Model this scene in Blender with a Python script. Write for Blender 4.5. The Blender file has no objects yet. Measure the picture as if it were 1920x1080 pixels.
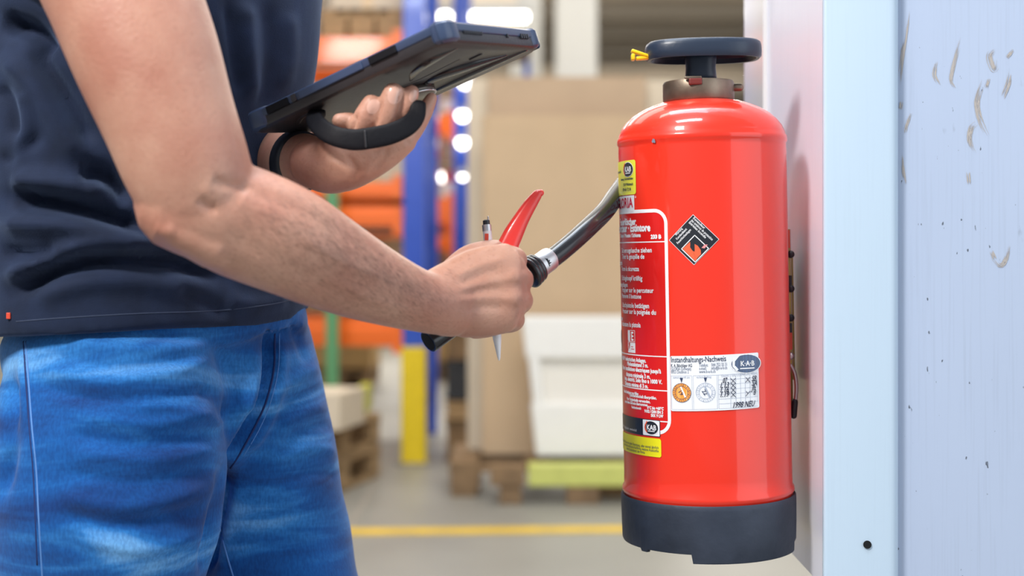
import bpy, bmesh, math, random
import numpy as np
from mathutils import Vector, Matrix, noise
from mathutils.bvhtree import BVHTree
from bpy_extras.object_utils import world_to_camera_view
random.seed(7)
S = bpy.context.scene
COL = S.collection
# ------------------------------------------------------------------ camera
F = 2600.0; EYE = 1.02; HY = 470.0
cd = bpy.data.cameras.new('camera'); cam = bpy.data.objects.new('camera', cd); COL.objects.link(cam)
cam.location = (0, 0, EYE); cam.rotation_euler = (math.pi/2, 0, 0)
cd.sensor_width = 36; cd.lens = 36*F/1920; cd.shift_y = -(540-HY)/1920
cd.clip_start = 0.05; cd.clip_end = 300
cd.dof.use_dof = True; cd.dof.focus_distance = 1.415; cd.dof.aperture_fstop = 3.1
S.camera = cam
# ------------------------------------------------------------------ light
W = bpy.data.worlds.new('world'); S.world = W; W.use_nodes = True
W.node_tree.nodes['Background'].inputs[0].default_value = (.80, .88, 1.0, 1)
W.node_tree.nodes['Background'].inputs[1].default_value = 0.36
def area(name, loc, target, sx, sy, power, color):
    l = bpy.data.lights.new(name, 'AREA'); l.shape = 'RECTANGLE'; l.size = sx; l.size_y = sy
    l.energy = power; l.color = color
    o = bpy.data.objects.new(name, l); COL.objects.link(o); o.location = loc
    o.rotation_euler = (Vector(target)-Vector(loc)).to_track_quat('-Z', 'Y').to_euler()
    return o
area('key_light_left', (-1.55, -0.45, 3.1), (-.15, 1.4, .9), .55, .55, 105, (1, .97, .93))  # key light from the upper left behind the camera
area('hall_light_above', (-.45, .75, 3.3), (-.35, 1.4, .9), 1.1, .4, 34, (.86, .93, 1))
area('reflection_light_right', (2.45, -.05, 1.45), (.25, 1.4, 1.2), 2.5, 2.7, 32, (.86, .93, 1))  # unseen area light added for the bright reflection on the extinguisher's right
area('roof_light_near', (.3, 2.2, 4.2), (0, 1.5, 1.0), 2.5, .8, 60, (.72, .84, 1))
for i, y in enumerate((6.5, 11, 17, 26, 38)):
    area('hall_lamp_light', (0.3, y, 5.6), (0.3, y+.01, 0), 9, 2.5, (170, 430, 600, 800, 900)[i], (1, .96, .88))
for i, y in enumerate((13, 24, 40)):
    o_ = area('ceiling_fill', (0.3, y, 4.3), (0.3, y+.01, 9), 14, 3, (260, 420, 520)[i], (1, .93, .82))  # unseen lights added to brighten the roof from below
area('hall_front_light', (.2, 3.2, 5.0), (0, 7.5, .6), 4, 1.5, 155, (1, .95, .86))
S.view_settings.view_transform = 'Standard'; S.view_settings.look = 'None'
S.view_settings.gamma = 1; S.view_settings.use_curve_mapping = False
S.view_settings.exposure = 0.12
# ------------------------------------------------------------------ helpers
def P(px, py, z):
    return Vector(((px-960)*z/F, z, EYE-(py-HY)*z/F))
def proj(v):
    return 960+F*v[0]/v[1], HY-F*(v[2]-EYE)/v[1]
MATS = {}
def mat(name, c, rough=.5, metal=0., noise_amt=0., nscale=20., c2=None, bump=0., bscale=None, coat=0., sss=0., emit=None, estr=0., stretch=(1, 1, 1), spec=.5, detail=4):
    if name in MATS: return MATS[name]
    m = bpy.data.materials.new(name); m.use_nodes = True; nt = m.node_tree; b = nt.nodes['Principled BSDF']
    b.inputs['Base Color'].default_value = (*c, 1); b.inputs['Roughness'].default_value = rough
    b.inputs['Metallic'].default_value = metal; b.inputs['Coat Weight'].default_value = coat
    b.inputs['Coat Roughness'].default_value = .06; b.inputs['Specular IOR Level'].default_value = spec
    if sss:
        b.inputs['Subsurface Weight'].default_value = sss; b.inputs['Subsurface Radius'].default_value = (.012, .005, .003)
        b.inputs['Subsurface Scale'].default_value = 1
    if emit: b.inputs['Emission Color'].default_value = (*emit, 1); b.inputs['Emission Strength'].default_value = estr
    if noise_amt or bump or c2:
        tc = nt.nodes.new('ShaderNodeTexCoord'); mp = nt.nodes.new('ShaderNodeMapping'); mp.inputs['Scale'].default_value = stretch
        nt.links.new(tc.outputs['Object'], mp.inputs[0])
        n = nt.nodes.new('ShaderNodeTexNoise'); n.inputs['Scale'].default_value = nscale; n.inputs['Detail'].default_value = detail
        nt.links.new(mp.outputs[0], n.inputs[0])
        if c2 or noise_amt:
            r = nt.nodes.new('ShaderNodeValToRGB'); r.color_ramp.elements[0].position = .35; r.color_ramp.elements[1].position = .68
            c2 = c2 or tuple(max(0, x*(1-noise_amt)) for x in c)
            r.color_ramp.elements[0].color = (*c2, 1); r.color_ramp.elements[1].color = (*c, 1)
            nt.links.new(n.outputs[0], r.inputs[0]); nt.links.new(r.outputs[0], b.inputs['Base Color'])
        if bump:
            n2 = nt.nodes.new('ShaderNodeTexNoise'); n2.inputs['Scale'].default_value = bscale or nscale*3; n2.inputs['Detail'].default_value = 3
            nt.links.new(mp.outputs[0], n2.inputs[0])
            bp = nt.nodes.new('ShaderNodeBump'); bp.inputs['Strength'].default_value = bump; bp.inputs['Distance'].default_value = .002
            nt.links.new(n2.outputs[0], bp.inputs['Height']); nt.links.new(bp.outputs[0], b.inputs['Normal'])
    MATS[name] = m
    return m
def link_mesh(name, me, m, parent=None, smooth=False):
    o = bpy.data.objects.new(name, me); COL.objects.link(o)
    if m:
        me.materials.clear()
        for x in (m if isinstance(m, (list, tuple)) else [m]): me.materials.append(x)
    if smooth: me.polygons.foreach_set('use_smooth', [True]*len(me.polygons))
    if parent is not None: o.parent = parent
    return o
def obj(name, bm, m, parent=None, smooth=False, recalc=True):
    if recalc: bmesh.ops.recalc_face_normals(bm, faces=bm.faces)
    me = bpy.data.meshes.new(name); bm.to_mesh(me); bm.free()
    return link_mesh(name, me, m, parent, smooth)
def tag(o, label=None, cat=None, group=None, kind=None):
    if label: o['label'] = label
    if cat: o['category'] = cat
    if group: o['group'] = group
    if kind: o['kind'] = kind
    return o
def empty(name, loc, label=None, cat=None, group=None, rot=(0, 0, 0)):
    o = bpy.data.objects.new(name, None); COL.objects.link(o); o.location = loc; o.rotation_euler = rot; o.empty_display_size = .05
    return tag(o, label, cat, group)
def box(bm, c, s, R=None, bev=0.):
    r = bmesh.ops.create_cube(bm, size=1); vs = r['verts']
    bmesh.ops.scale(bm, vec=s, verts=vs)
    if bev:
        es = list({e for v in vs for e in v.link_edges})
        rr = bmesh.ops.bevel(bm, geom=es, offset=bev, segments=2, affect='EDGES', profile=.6)
        vs = list({v for v in rr['verts']} | {v for v in vs if v.is_valid})
    if R is not None: bmesh.ops.rotate(bm, matrix=R, verts=vs, cent=(0, 0, 0))
    bmesh.ops.translate(bm, vec=c, verts=vs)
    return vs
def bx(name, c, s, m, parent=None, bev=0., R=None):
    bm = bmesh.new(); box(bm, c, s, R, bev); return obj(name, bm, m, parent)
def lathe(bm, prof, n=64, sx=1, sy=1, ex=2., c=(0, 0, 0), hfun=None):
    rings = []
    for r, h in prof:
        ring = []
        for i in range(n):
            a = 2*math.pi*i/n; ca, sa = math.cos(a), math.sin(a)
            x = math.copysign(abs(ca)**(2/ex), ca)*r*sx; y = math.copysign(abs(sa)**(2/ex), sa)*r*sy
            hh = h if hfun is None else hfun(r, h, a)
            ring.append(bm.verts.new((c[0]+x, c[1]+y, c[2]+hh)))
        rings.append(ring)
    for a, b in zip(rings, rings[1:]):
        for i in range(n): bm.faces.new((a[i], a[(i+1) % n], b[(i+1) % n], b[i]))
    for ring in (rings[0], rings[-1]):
        if (ring[0].co-ring[n//2].co).length > 1e-6: bm.faces.new(ring)
def catmull(pts, sub):
    pts = [np.array(p, float) for p in pts]
    if len(pts) < 3 or sub <= 1: 
        if sub <= 1: return pts
        out = []
        for a, b in zip(pts, pts[1:]):
            for k in range(sub): out.append(a+(b-a)*k/sub)
        return out+[pts[-1]]
    q = [2*pts[0]-pts[1]]+pts+[2*pts[-1]-pts[-2]]; out = []
    for i in range(1, len(q)-2):
        for k in range(sub):
            t = k/sub
            out.append(.5*((2*q[i])+(-q[i-1]+q[i+1])*t+(2*q[i-1]-5*q[i]+4*q[i+1]-q[i+2])*t*t+(-q[i-1]+3*q[i]-3*q[i+1]+q[i+2])*t**3))
    return out+[pts[-1]]
def tube(bm, secs, hint=(0, 1, 0), n=24, sub=6, cap='dome', ex=2.):
    """secs: (x,y,z,ra,rb): ra across the hint axis, rb along the hint axis"""
    pp = catmull(secs, sub); hint = Vector(hint)
    C = [Vector(p[:3]) for p in pp]; T = []
    for i in range(len(C)):
        T.append((C[min(i+1, len(C)-1)]-C[max(i-1, 0)]).normalized())
    rings = []
    def ring(c, t, ra, rb):
        d = (hint-t*hint.dot(t)).normalized(); s = t.cross(d)
        vs = []
        for k in range(n):
            a = 2*math.pi*k/n; ca, sa = math.cos(a), math.sin(a)
            u = math.copysign(abs(ca)**(2/ex), ca); v = math.copysign(abs(sa)**(2/ex), sa)
            vs.append(bm.verts.new(c+s*(u*ra)+d*(v*rb)))
        return vs
    seq = [(C[i], T[i], pp[i][3], pp[i][4]) for i in range(len(C))]
    if cap == 'dome':
        m0 = min(pp[0][3], pp[0][4]); m1 = min(pp[-1][3], pp[-1][4]); pre = []; post = []
        for a in (75, 50, 25):
            a = math.radians(a)
            pre.append((C[0]-T[0]*m0*math.sin(a), T[0], pp[0][3]*math.cos(a), pp[0][4]*math.cos(a)))
        for a in (25, 50, 75):
            a = math.radians(a)
            post.append((C[-1]+T[-1]*m1*math.sin(a), T[-1], pp[-1][3]*math.cos(a), pp[-1][4]*math.cos(a)))
        seq = pre+seq+post
    rings = [ring(*s) for s in seq]
    for a, b in zip(rings, rings[1:]):
        for i in range(n): bm.faces.new((a[i], a[(i+1) % n], b[(i+1) % n], b[i]))
    bm.faces.new(rings[0]); bm.faces.new(rings[-1])
def pipe(bm, pts, r, n=12, sub=6, cap='flat', hint=(0, 1, 0)):
    tube(bm, [(*p, r, r) if len(p) == 3 else (*p[:3], p[3], p[3]) for p in pts], n=n, sub=sub, cap=cap, hint=hint)
def px_secs(L):   # (px,py,depth, half width in px, half thickness in m)
    out = []
    for px, py, z, hw, rb in L:
        v = P(px, py, z); out.append((v.x, v.y, v.z, hw*z/F, rb))
    return out
def remeshed(bm, voxel, smooth=4, fac=.5):
    bmesh.ops.recalc_face_normals(bm, faces=bm.faces)
    me = bpy.data.meshes.new('tmp'); bm.to_mesh(me); bm.free()
    o = bpy.data.objects.new('tmp', me); COL.objects.link(o)
    r = o.modifiers.new('r', 'REMESH'); r.mode = 'VOXEL'; r.voxel_size = voxel
    if smooth:
        s = o.modifiers.new('s', 'SMOOTH'); s.iterations = smooth; s.factor = fac
    dg = bpy.context.evaluated_depsgraph_get()
    res = bpy.data.meshes.new_from_object(o.evaluated_get(dg))
    bpy.data.objects.remove(o); bpy.data.meshes.remove(me)
    return res
def np_get(me):
    n = len(me.vertices); co = np.empty(n*3); me.vertices.foreach_get('co', co); co = co.reshape(-1, 3)
    no = np.empty(n*3); me.vertex_normals.foreach_get('vector', no); return co, no.reshape(-1, 3)
def np_set(me, co):
    me.vertices.foreach_set('co', co.ravel()); me.update()
def segdist(X, Y, poly):
    D = np.full(len(X), 1e9); Tt = np.zeros(len(X)); n = len(poly)-1
    for i in range(n):
        ax, ay = poly[i]; bx_, by = poly[i+1]; dx, dy = bx_-ax, by-ay
        t = np.clip(((X-ax)*dx+(Y-ay)*dy)/(dx*dx+dy*dy+1e-9), 0, 1)
        d = np.hypot(X-ax-t*dx, Y-ay-t*dy); m = d < D; D[m] = d[m]; Tt[m] = (i+t[m])/n
    return D, Tt
def folds(me, L, ymax=None, front=-.05):
    """press creases and raise ridges: (polyline, width, height m) located where the photo shows them, on the side towards -Y"""
    co, no = np_get(me)
    X = 960+F*co[:, 0]/co[:, 1]; Y = HY-F*(co[:, 2]-EYE)/co[:, 1]
    m = np.clip((front-no[:, 1])/.3, 0, 1)
    if ymax is not None: m = m*(co[:, 1] < ymax)
    acc = np.zeros(len(X))
    for poly, w, h in L:
        D, t = segdist(X, Y, catmull(poly, 5) if len(poly) > 2 else poly)
        acc += h*np.exp(-(D/w)**2)*np.clip(np.minimum(t, 1-t)*6+.15, 0, 1)
    co += no*(acc*m)[:, None]; np_set(me, co)
def noise_disp(me, scale, amp, zs=1.):
    co, no = np_get(me)
    a = np.array([noise.noise(Vector((c[0]*scale, c[1]*scale, c[2]*scale*zs))) for c in co])
    co += no*(a*amp)[:, None]; np_set(me, co)

# ------------------------------------------------------------------ materials
M_floor = mat('concrete_floor', (.29, .28, .25), .45, noise_amt=.16, nscale=1.6, bump=.05, bscale=60)
M_yline = mat('yellow_floor_paint', (.80, .52, .03), .45, noise_amt=.2, nscale=9)
M_blue = mat('blue_rack_paint', (.025, .085, .52), .3, coat=.4)
M_yel = mat('yellow_guard_paint', (.85, .62, .01), .4, noise_amt=.1)
M_org = mat('orange_beam_paint', (.95, .17, .012), .38, coat=.15)
M_grn = mat('green_post_paint', (.10, .30, .13), .45)
M_wood = mat('pallet_wood', (.46, .30, .15), .75, noise_amt=.35, nscale=12, stretch=(1, 1, 6), bump=.2)
M_wood2 = mat('dark_pallet_wood', (.26, .16, .08), .75, noise_amt=.35, nscale=12, bump=.2)
M_card = mat('cardboard', (.56, .40, .25), .8, noise_amt=.07, nscale=5, bump=.05)
M_card2 = mat('cream_cardboard', (.66, .56, .43), .8, noise_amt=.06, nscale=5)
M_card3 = mat('tan_cardboard', (.50, .36, .24), .8, noise_amt=.07, nscale=5)
M_white = mat('white_sheet', (.80, .78, .74), .45, noise_amt=.03)
M_lam = mat('white_panel_board', (.78, .74, .67), .5, noise_amt=.05, nscale=3)
M_lime = mat('yellow_green_beam_paint', (.58, .60, .16), .5, noise_amt=.1)
M_col = mat('pale_column_paint', (.55, .55, .53), .6, noise_amt=.05)
M_roof = mat('roof_sheeting', (.50, .42, .33), .7, noise_amt=.2, nscale=1.5)
M_purl = mat('roof_steel', (.30, .27, .23), .6)
M_dark = mat('dark_plastic', (.02, .022, .028), .4)
M_lampm = mat('lamp_tube', (1, 1, 1), .5, emit=(1, .97, .92), estr=9)
M_tape = mat('packing_tape', (.6, .42, .22), .3)
M_whitep = mat('white_pack', (.85, .84, .82), .35)
M_redp = mat('red_pack', (.75, .08, .04), .4)

# ------------------------------------------------------------------ setting: floor, roof, columns
bm = bmesh.new(); box(bm, (0, 36, -.05), (60, 80, .1)); fl = tag(obj('floor', bm, M_floor), kind='structure')
bx('floor_seam', (-.6, 8.5, .0015), (.02, 9, .003), M_purl, fl)
bx('floor_seam', (1.4, 8.5, .0015), (.02, 9, .003), M_purl, fl)
bx('floor_seam', (0, 7.4, .0015), (12, .02, .003), M_purl, fl)
a = P(600, 998, 5.02); b = P(1250, 991, 5.08)
bm = bmesh.new(); d = (b-a).normalized(); nn = Vector((-d.y, d.x, 0))*.052
e0 = Vector((a.x, 5.02, 0))-d*3; e1 = Vector((b.x, 5.08, 0))+d*4
vs = [bm.verts.new(Vector((p.x, p.y, .0035))) for p in (e0-nn, e1-nn, e1+nn, e0+nn)]; bm.faces.new(vs)
r = bmesh.ops.extrude_face_region(bm, geom=list(bm.faces)); bmesh.ops.translate(bm, vec=(0, 0, -.003), verts=[v for v in r['geom'] if isinstance(v, bmesh.types.BMVert)])
tag(obj('floor_marking', bm, M_yline), 'long yellow line painted across the grey warehouse floor', 'floor line')
roof = tag(bx('ceiling', (0, 40, 6.35), (60, 76, .1), M_roof), kind='structure')
for i in range(24):
    bx('roof_beam', (0, 6+i*2.6, 6.12), (40, .22, .32), M_purl, roof)
tag(bx('wall_back', (0, 78, 3.1), (60, .2, 6.6), mat('far_wall_paint', (.62, .55, .46), .8, noise_amt=.2, nscale=.4)), kind='structure')
def xw(px, z): return (px-960)*z/F
for k, (p0, p1, z, lab) in enumerate(((1042, 1118, 14.0, 'pale grey hall column behind the cardboard stack, the wider right one'), (957, 1014, 17.0, 'narrow pale grey hall column left of the wider column'))):
    xc = (xw(p0, z)+xw(p1, z))/2; w = xw(p1, z)-xw(p0, z)
    c = empty('hall_column', (xc, z, 0), lab, 'column')
    bx('shaft', (0, 0, 3.15), (w, w, 6.3), M_col, c, bev=.02); bx('base_plate', (0, 0, .03), (w*1.4, w*1.4, .06), M_purl, c)
# ceiling lamps, far down the hall, and glowing balls for glints
def lamp(x, y, z, l, label, r=.1):
    o = empty('ceiling_lamp', (x, y, z), label, 'lamp')
    bx('lamp_housing', (0, 0, .06), (l+.1, .2, .08), M_col, o, bev=.01)
    bm = bmesh.new(); box(bm, (0, 0, 0), (l, r, .06), bev=.015); obj('lamp_tube', bm, M_lampm, o)
    for s in (-1, 1):
        bm = bmesh.new(); pipe(bm, [(s*l*.4, 0, .1), (s*l*.4, 0, 6.3-z)], .006, 6, 1); obj('hanging_wire', bm, M_purl, o)
z = 11.4; lamp(xw(918, z), z, EYE+(HY-31)*z/F, .62, 'long white tube lamp just above the tablet, right of the blue post', .12)
lamp(xw(830, z-.6), z-.6, EYE+(HY-31)*(z-.6)/F, .12, 'short white lamp left of the long tube lamp above the tablet', .12)
z = 10.2
lamp(xw(836, z), z, EYE+(HY-332)*z/F, .13, 'small lit lamp between the two blue posts, lowest of the left ones', .2)
for py, zz, lab in ((154, 20.5, 'small round bright glint right under the tablet edge, made to glow'), (216, 21.5, 'small round glowing glint by the rear blue post, second from top'), (267, 22.5, 'small round glowing glint by the rear blue post, third from top'), (330, 23.5, 'small round dim glowing glint by the rear blue post, lowest one')):
    px = 872 if py < 160 else 867
    zz2 = zz
    o = empty('glowing_glint', (xw(px, 9.16), 9.16, EYE+(HY-py)*9.16/F), lab, 'lamp')  # glints off shiny goods, added as glowing balls before the post
    bm = bmesh.new(); bmesh.ops.create_uvsphere(bm, u_segments=14, v_segments=8, radius=.036 if py != 330 else .024); obj('glint_ball', bm, M_lampm, o, True)
    bm = bmesh.new(); lathe(bm, [(.032, .0), (.03, .025), (.012, .04), (.012, .06)], 14); obj('glint_socket', bm, M_col, o)
    bm = bmesh.new(); pipe(bm, [(0, 0, .05), (0, .10, .05)], .008, 6, 1, hint=(0, 0, 1)); obj('bracket_arm', bm, M_purl, o)

# ------------------------------------------------------------------ racks
def upright(px, z, w, label, top=4.2, foot=None, d=1.1):
    x = xw(px, z); o = empty('rack_upright', (x, z, 0), label, 'rack post')
    f = .56 if foot else 0
    for dy in (0, d):
        bm = bmesh.new(); box(bm, (0, dy, (top+f)/2 if dy == 0 else top/2), (w, .07, top-f if dy == 0 else top), bev=.006)
        for k in range(int((top-f)/.15)):
            if dy == 0: box(bm, (0, -.037, f+.1+k*.15), (.014, .004, .03))
        obj('post', bm, M_blue, o)
    if foot:
        bm = bmesh.new(); box(bm, (0, -.02, f/2-.1+.1), (w+.012, .11, f), bev=.008); obj('yellow_foot_guard', bm, M_yel, o)
    for k in range(5):
        bm = bmesh.new(); za = .5+k*.75; pipe(bm, [(0, 0, za), (0, d, za+(.6 if k % 2 else -.3))], .012, 6, 1); obj('brace', bm, M_blue, o)
    bx('foot_plate', (0, 0, .006), (w+.06, .16, .012), M_purl, o)
    return o
upright(777, 6.66, .105, 'blue rack post with a yellow foot guard', foot=True)
upright(863, 9.3, .085, 'thinner blue rack post further back, left of the cardboard stack')
upright(150, 6.66, .105, 'blue rack post at the far left end of the orange beams, behind the man', foot=True)
def beam(p0, p1, py, z, h, label, group=None):
    x0, x1 = xw(p0, z), xw(p1, z); zc = EYE+(HY-py)*z/F
    o = empty('rack_beam', ((x0+x1)/2, z, zc), label, 'rack beam', group)
    bm = bmesh.new(); box(bm, (0, 0, 0), (x1-x0, .05, h), bev=.006); box(bm, (0, -.028, 0), (x1-x0-.02, .008, h*.35), bev=.003); obj('beam_profile', bm, M_org, o)
    for s, x in ((-1, x0), (1, x1)):
        bx('end_connector', (x-(x0+x1)/2-s*.02, -.03, 0), (.045, .012, h+.07), M_org, o)
for py, h, lab in ((95, .125, 'highest orange rack beam, under the carton and pallet'), (357, .075, 'thin orange rack beam just above another beam, beneath the tablet hand'), (406, .10, 'orange rack beam above the raised forearm, second of the close pair'), (622, .135, 'lowest orange rack beam, above the wrapped pallets')):
    beam(172, 754, py, 6.70, h, lab)
for py, h, lab in ((143, .09, 'rear orange rack beam seen under the highest front beam'), (375, .08, 'rear orange rack beam at mid height behind the close pair'), (600, .09, 'rear orange rack beam behind the lowest front beam')):
    beam(250, 790, py, 7.85, h, lab)
for py, h, lab in ((236, .13, 'short orange beam between the blue posts, upper one'), (395, .17, 'short orange beam between the blue posts, middle one with white glare'), (455, .10, 'short orange beam between the blue posts, lower one')):
    beam(560, 850, py, 9.32, h, lab)

# ------------------------------------------------------------------ pallets and goods
def pallet(x, y, z, w, d, label, rot=0, m=None, lift=0):
    m = m or M_wood
    o = empty('pallet', (x, y, z), label, 'pallet', rot=(0, 0, rot))
    for i in range(5): bx('deck_board', ((-.5+.5*.12/ w+(i)*(1-.12/w)/4)*w, 0, .133), (.115, d, .02), m, o)
    for j in (-1, 0, 1):
        bx('stringer_board', (0, j*(d/2-.05), .112), (w, .1, .02), m, o)
        for i in (-1, 0, 1): bx('block', (i*(w/2-.065), j*(d/2-.05), .062), (.12, .098, .078), m, o)
    for i in (-1, 0, 1): bx('bottom_board', (i*(w/2-.06), 0, .011), (.1, d, .02), m, o)
    return o
def carton(x, y, z, w, d, h, label, m=None, rot=0, name='carton', tape=True, group=None):
    o = empty(name, (x, y, z), label, 'box', group, rot=(0, 0, rot))
    bx('box_body', (0, 0, h/2), (w, d, h), m or M_card, o, bev=.004)
    if tape: bx('tape_strip', (0, -.001, h*.5+.0015), (.05, d+.004, h+.003), M_tape, o)
    for s in (-1, 1): bx('flap', (s*w*.249, 0, h+.002), (w*.49, d*.98, .004), m or M_card, o)
    return o
# cardboard stack on a pallet
zc = 5.98
pallet(.42, 6.02, 0, 1.36, .56, 'brown wooden pallet under the upright cardboard sheets', m=M_wood2)
bx_l = [(878, 922, 862, 150, 6.12, M_card2, 'cream upright cardboard sheets at the left edge of the stack'),
        (905, 1204, 866, 216, 5.96, M_card, 'tall stack of plain brown cardboard sheets standing upright'),
        (915, 1212, 700, 143, 6.06, M_card3, 'taller darker cardboard sheets behind the plain brown stack'),
        (1196, 1262, 866, 150, 6.13, M_card2, 'cream upright sheets behind the fire extinguisher')]
for p0, p1, b_, t_, z, m, lab in bx_l:
    x0, x1 = xw(p0, z), xw(p1, z); zt = EYE+(HY-t_)*z/F; n = 5
    o = empty('cardboard_stack', ((x0+x1)/2, z, .147), lab, 'cardboard')
    for k in range(n):
        bx('cardboard_sheet', (random.uniform(-.004, .004), -.016+k*.009, (zt-.147)/2-random.uniform(0, .006)), (x1-x0-random.uniform(0, .01), .008, zt-.147-random.uniform(0, .012)), m, o)
# white wrapped sheets leaning
z = 5.74; x0, x1 = xw(1012, z), xw(1215, z)
o = empty('wrapped_panel_stack', (x0/2+x1/2, z, .17), 'white wrapped stack of panels leaning on the cardboard', 'panels', rot=(math.radians(-4.5), 0, 0))
zt = EYE+(HY-597)*z/F-.17
bm = bmesh.new()
for k in range(4): box(bm, (0, .012+k*.014, zt/2), (x1-x0, .012, zt), bev=.002)
for v in bm.verts: v.co.x -= (.06*v.co.z/zt)
obj('panel_sheets', bm, M_lam, o)
for nm, za, zb, dd in (('top_foam_edge', zt-.17, zt+.01, .0), ('bottom_foam_edge', -.0, .22, 0)):
    bm = bmesh.new(); box(bm, (0, .015, (za+zb)/2), (x1-x0+.03, .075, zb-za), bev=.012)
    for v in bm.verts: v.co.x -= (.06*v.co.z/zt)
    obj(nm, bm, M_white, o)
bm = bmesh.new(); box(bm, (-(x1-x0)/2+.02, .015, zt/2), (.05, .072, zt), bev=.012)
for v in bm.verts: v.co.x -= (.06*v.co.z/zt)
obj('side_foam_edge', bm, M_white, o)
z = 5.62; x0, x1 = xw(990, z), xw(1260, z)
tag(bx('painted_timber', ((x0+x1)/2, z, .115), (x1-x0, .10, .085), M_lime, bev=.006), 'yellow green painted timber lying under the white panels', 'timber')
for i, (p, lab) in enumerate(((957, 'left dark wooden block under the timber'), (1092, 'right wooden block under the yellow green timber'))):
    tag(bx('timber_block', (xw(p, 5.62), 5.62, .036), (.13 if i else .09, .1, .072), M_wood2, bev=.003), lab, 'block')
tag(bx('timber_offcut', (xw(952, 5.6), 5.62, .115), (.14, .12, .08), M_wood2, bev=.004), 'short brown wood piece left of the yellow green timber', 'timber')
# stack of crates left of the cardboard
hz = 0
for k, (h, m, lab) in enumerate(((.20, M_wood2, 'bottom brown crate beside the cardboard stack'), (.10, M_wood, 'wood crate second from floor beside the cardboard stack'), (.19, M_dark, 'black plastic box in the stack beside the cardboard'), (.14, M_wood2, 'brown crate on top of the black box'), (.22, M_card3, 'brown carton on top of the crates by the cardboard'))):
    o = empty('crate', (xw(868, 6.8), 6.9, hz), lab, 'crate')
    bx('crate_body', (0, 0, h/2-.004), (.15, .4, h-.012), m, o, bev=.004); bx('crate_rim', (0, 0, h-.018), (.165, .415, .02), m, o, bev=.003)
    bx('crate_rim', (0, 0, .012), (.165, .415, .02), m, o, bev=.003); hz += h
# left pallet pile (behind the man's leg)
pc = P(640, 905, 5.9)
for k, (dz, lab) in enumerate(((0, 'wooden pallet on the floor beside the far leg, bottom one'), (.147, 'wooden pallet second in the low pile beside the far leg'))):
    pallet(pc.x-.36, 5.98, dz, .8, .8, lab, rot=math.radians(-16))
carton(xw(615, 5.75)-.06, 5.76, .295, .34, .3, .145, 'pale carton on the low pallet pile by the green post', M_card2, math.radians(-14))
o = tag(bx('yellow_strap_reel', (xw(680, 6.2), 6.25, .355), (.05, .25, .12), mat('yellow_green_plastic', (.5, .5, .05), .5), bev=.015), 'yellow green plastic piece on the low pallet pile', 'plastic piece')
o = tag(bx('dark_strap_block', (xw(663, 6.05), 6.05, .35), (.045, .2, .11), M_dark, bev=.012), 'dark piece between carton and yellow plastic on the pile', 'plastic piece')
# green post
o = empty('green_post', (xw(623, 6.45), 6.45, 0), 'green steel post in front of the orange beams', 'post')
bm = bmesh.new(); box(bm, (0, 0, .68), (.058, .058, 1.36), bev=.006); obj('post_tube', bm, M_grn, o); bx('post_foot', (0, 0, .006), (.14, .14, .012), M_grn, o)
# goods on rack A
def zat(py, z): return EYE+(HY-py)*z/F
zt = zat(68, 6.9)+.0
pallet(xw(690, 7.1), 7.15, zat(70, 6.75), .40, .7, 'wooden pallet on the highest orange beam', m=M_wood)
carton(xw(697, 7.0), 7.1, zat(70, 6.75)+.147, .36, .6, .4, 'beige carton on the pallet at the highest beam', M_card2)
carton(xw(577, 7.2), 7.15, zat(66, 6.75), .18, .5, .42, 'grey white carton left of the pallet on the highest beam', M_lam)
goods = [(705, 310, 7.2, .30, .16, M_card2, 'beige carton on the mid rack level below the tablet'), (622, 318, 7.3, .18, .12, M_card, 'brown carton left of the beige one on the mid level'),
         (735, 468, 7.3, .2, .13, M_card3, 'brown carton under the close pair of beams'), (650, 455, 7.4, .2, .10, M_card2, 'pale carton under the close pair of beams, left one')]
bx('x', (0, 0, -1), (.01, .01, .01), M_dark); bpy.data.objects.remove(bpy.data.objects['x'])
def shelf(p0, p1, py, z, label):
    x0, x1 = xw(p0, z), xw(p1, z)
    o = empty('rack_shelf', ((x0+x1)/2, z+.5, zat(py, z)), label, 'shelf')
    n = 5
    for k in range(n): bx('shelf_plank', (0, -.42+k*.21, 0), (x1-x0, .2, .02), M_wood, o)
shelf(220, 750, 343, 6.78, 'wooden shelf boards on the upper of the close orange beams')
shelf(220, 750, 500, 6.9, 'wooden shelf boards low behind the raised forearm')
for px, py, z, w, h, m, lab in goods:
    base = zat(343, 6.78)+.011 if py < 400 else zat(500, 6.9)+.011
    carton(xw(px, z), z, base, w, .3, h, lab, m)
# wrapped pallets on the far floor
for px, z, w, lab in ((592, 10.6, .34, 'yellowish wooden box on the far floor, left of the green post'), (672, 10.6, .26, 'yellowish wooden box on the far floor, right of the green post'), (825, 11.2, .28, 'small pale wooden box on the far floor right of the blue post')):
    x = xw(px, z); pallet(x, z, 0, w, .8, lab.replace('box', 'pallet'))
    carton(x, z, .147, w, .75, .22, lab, mat('yellow_timber', (.6, .38, .14), .6, noise_amt=.2, nscale=8), name='wooden_box', tape=False)
for px, z, w, h, m, lab in ((715, 15, .5, .8, M_wood2, 'dark brown crate far back on the floor'), (560, 14, .8, .7, M_wood2, 'dark crate far back beside the leg'), (828, 15.5, .3, .8, M_card3, 'brown crate far back behind the small pale box')):
    carton(xw(px, z), z, 0, w, .6, h, lab, m, tape=False, name='crate')
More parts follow.
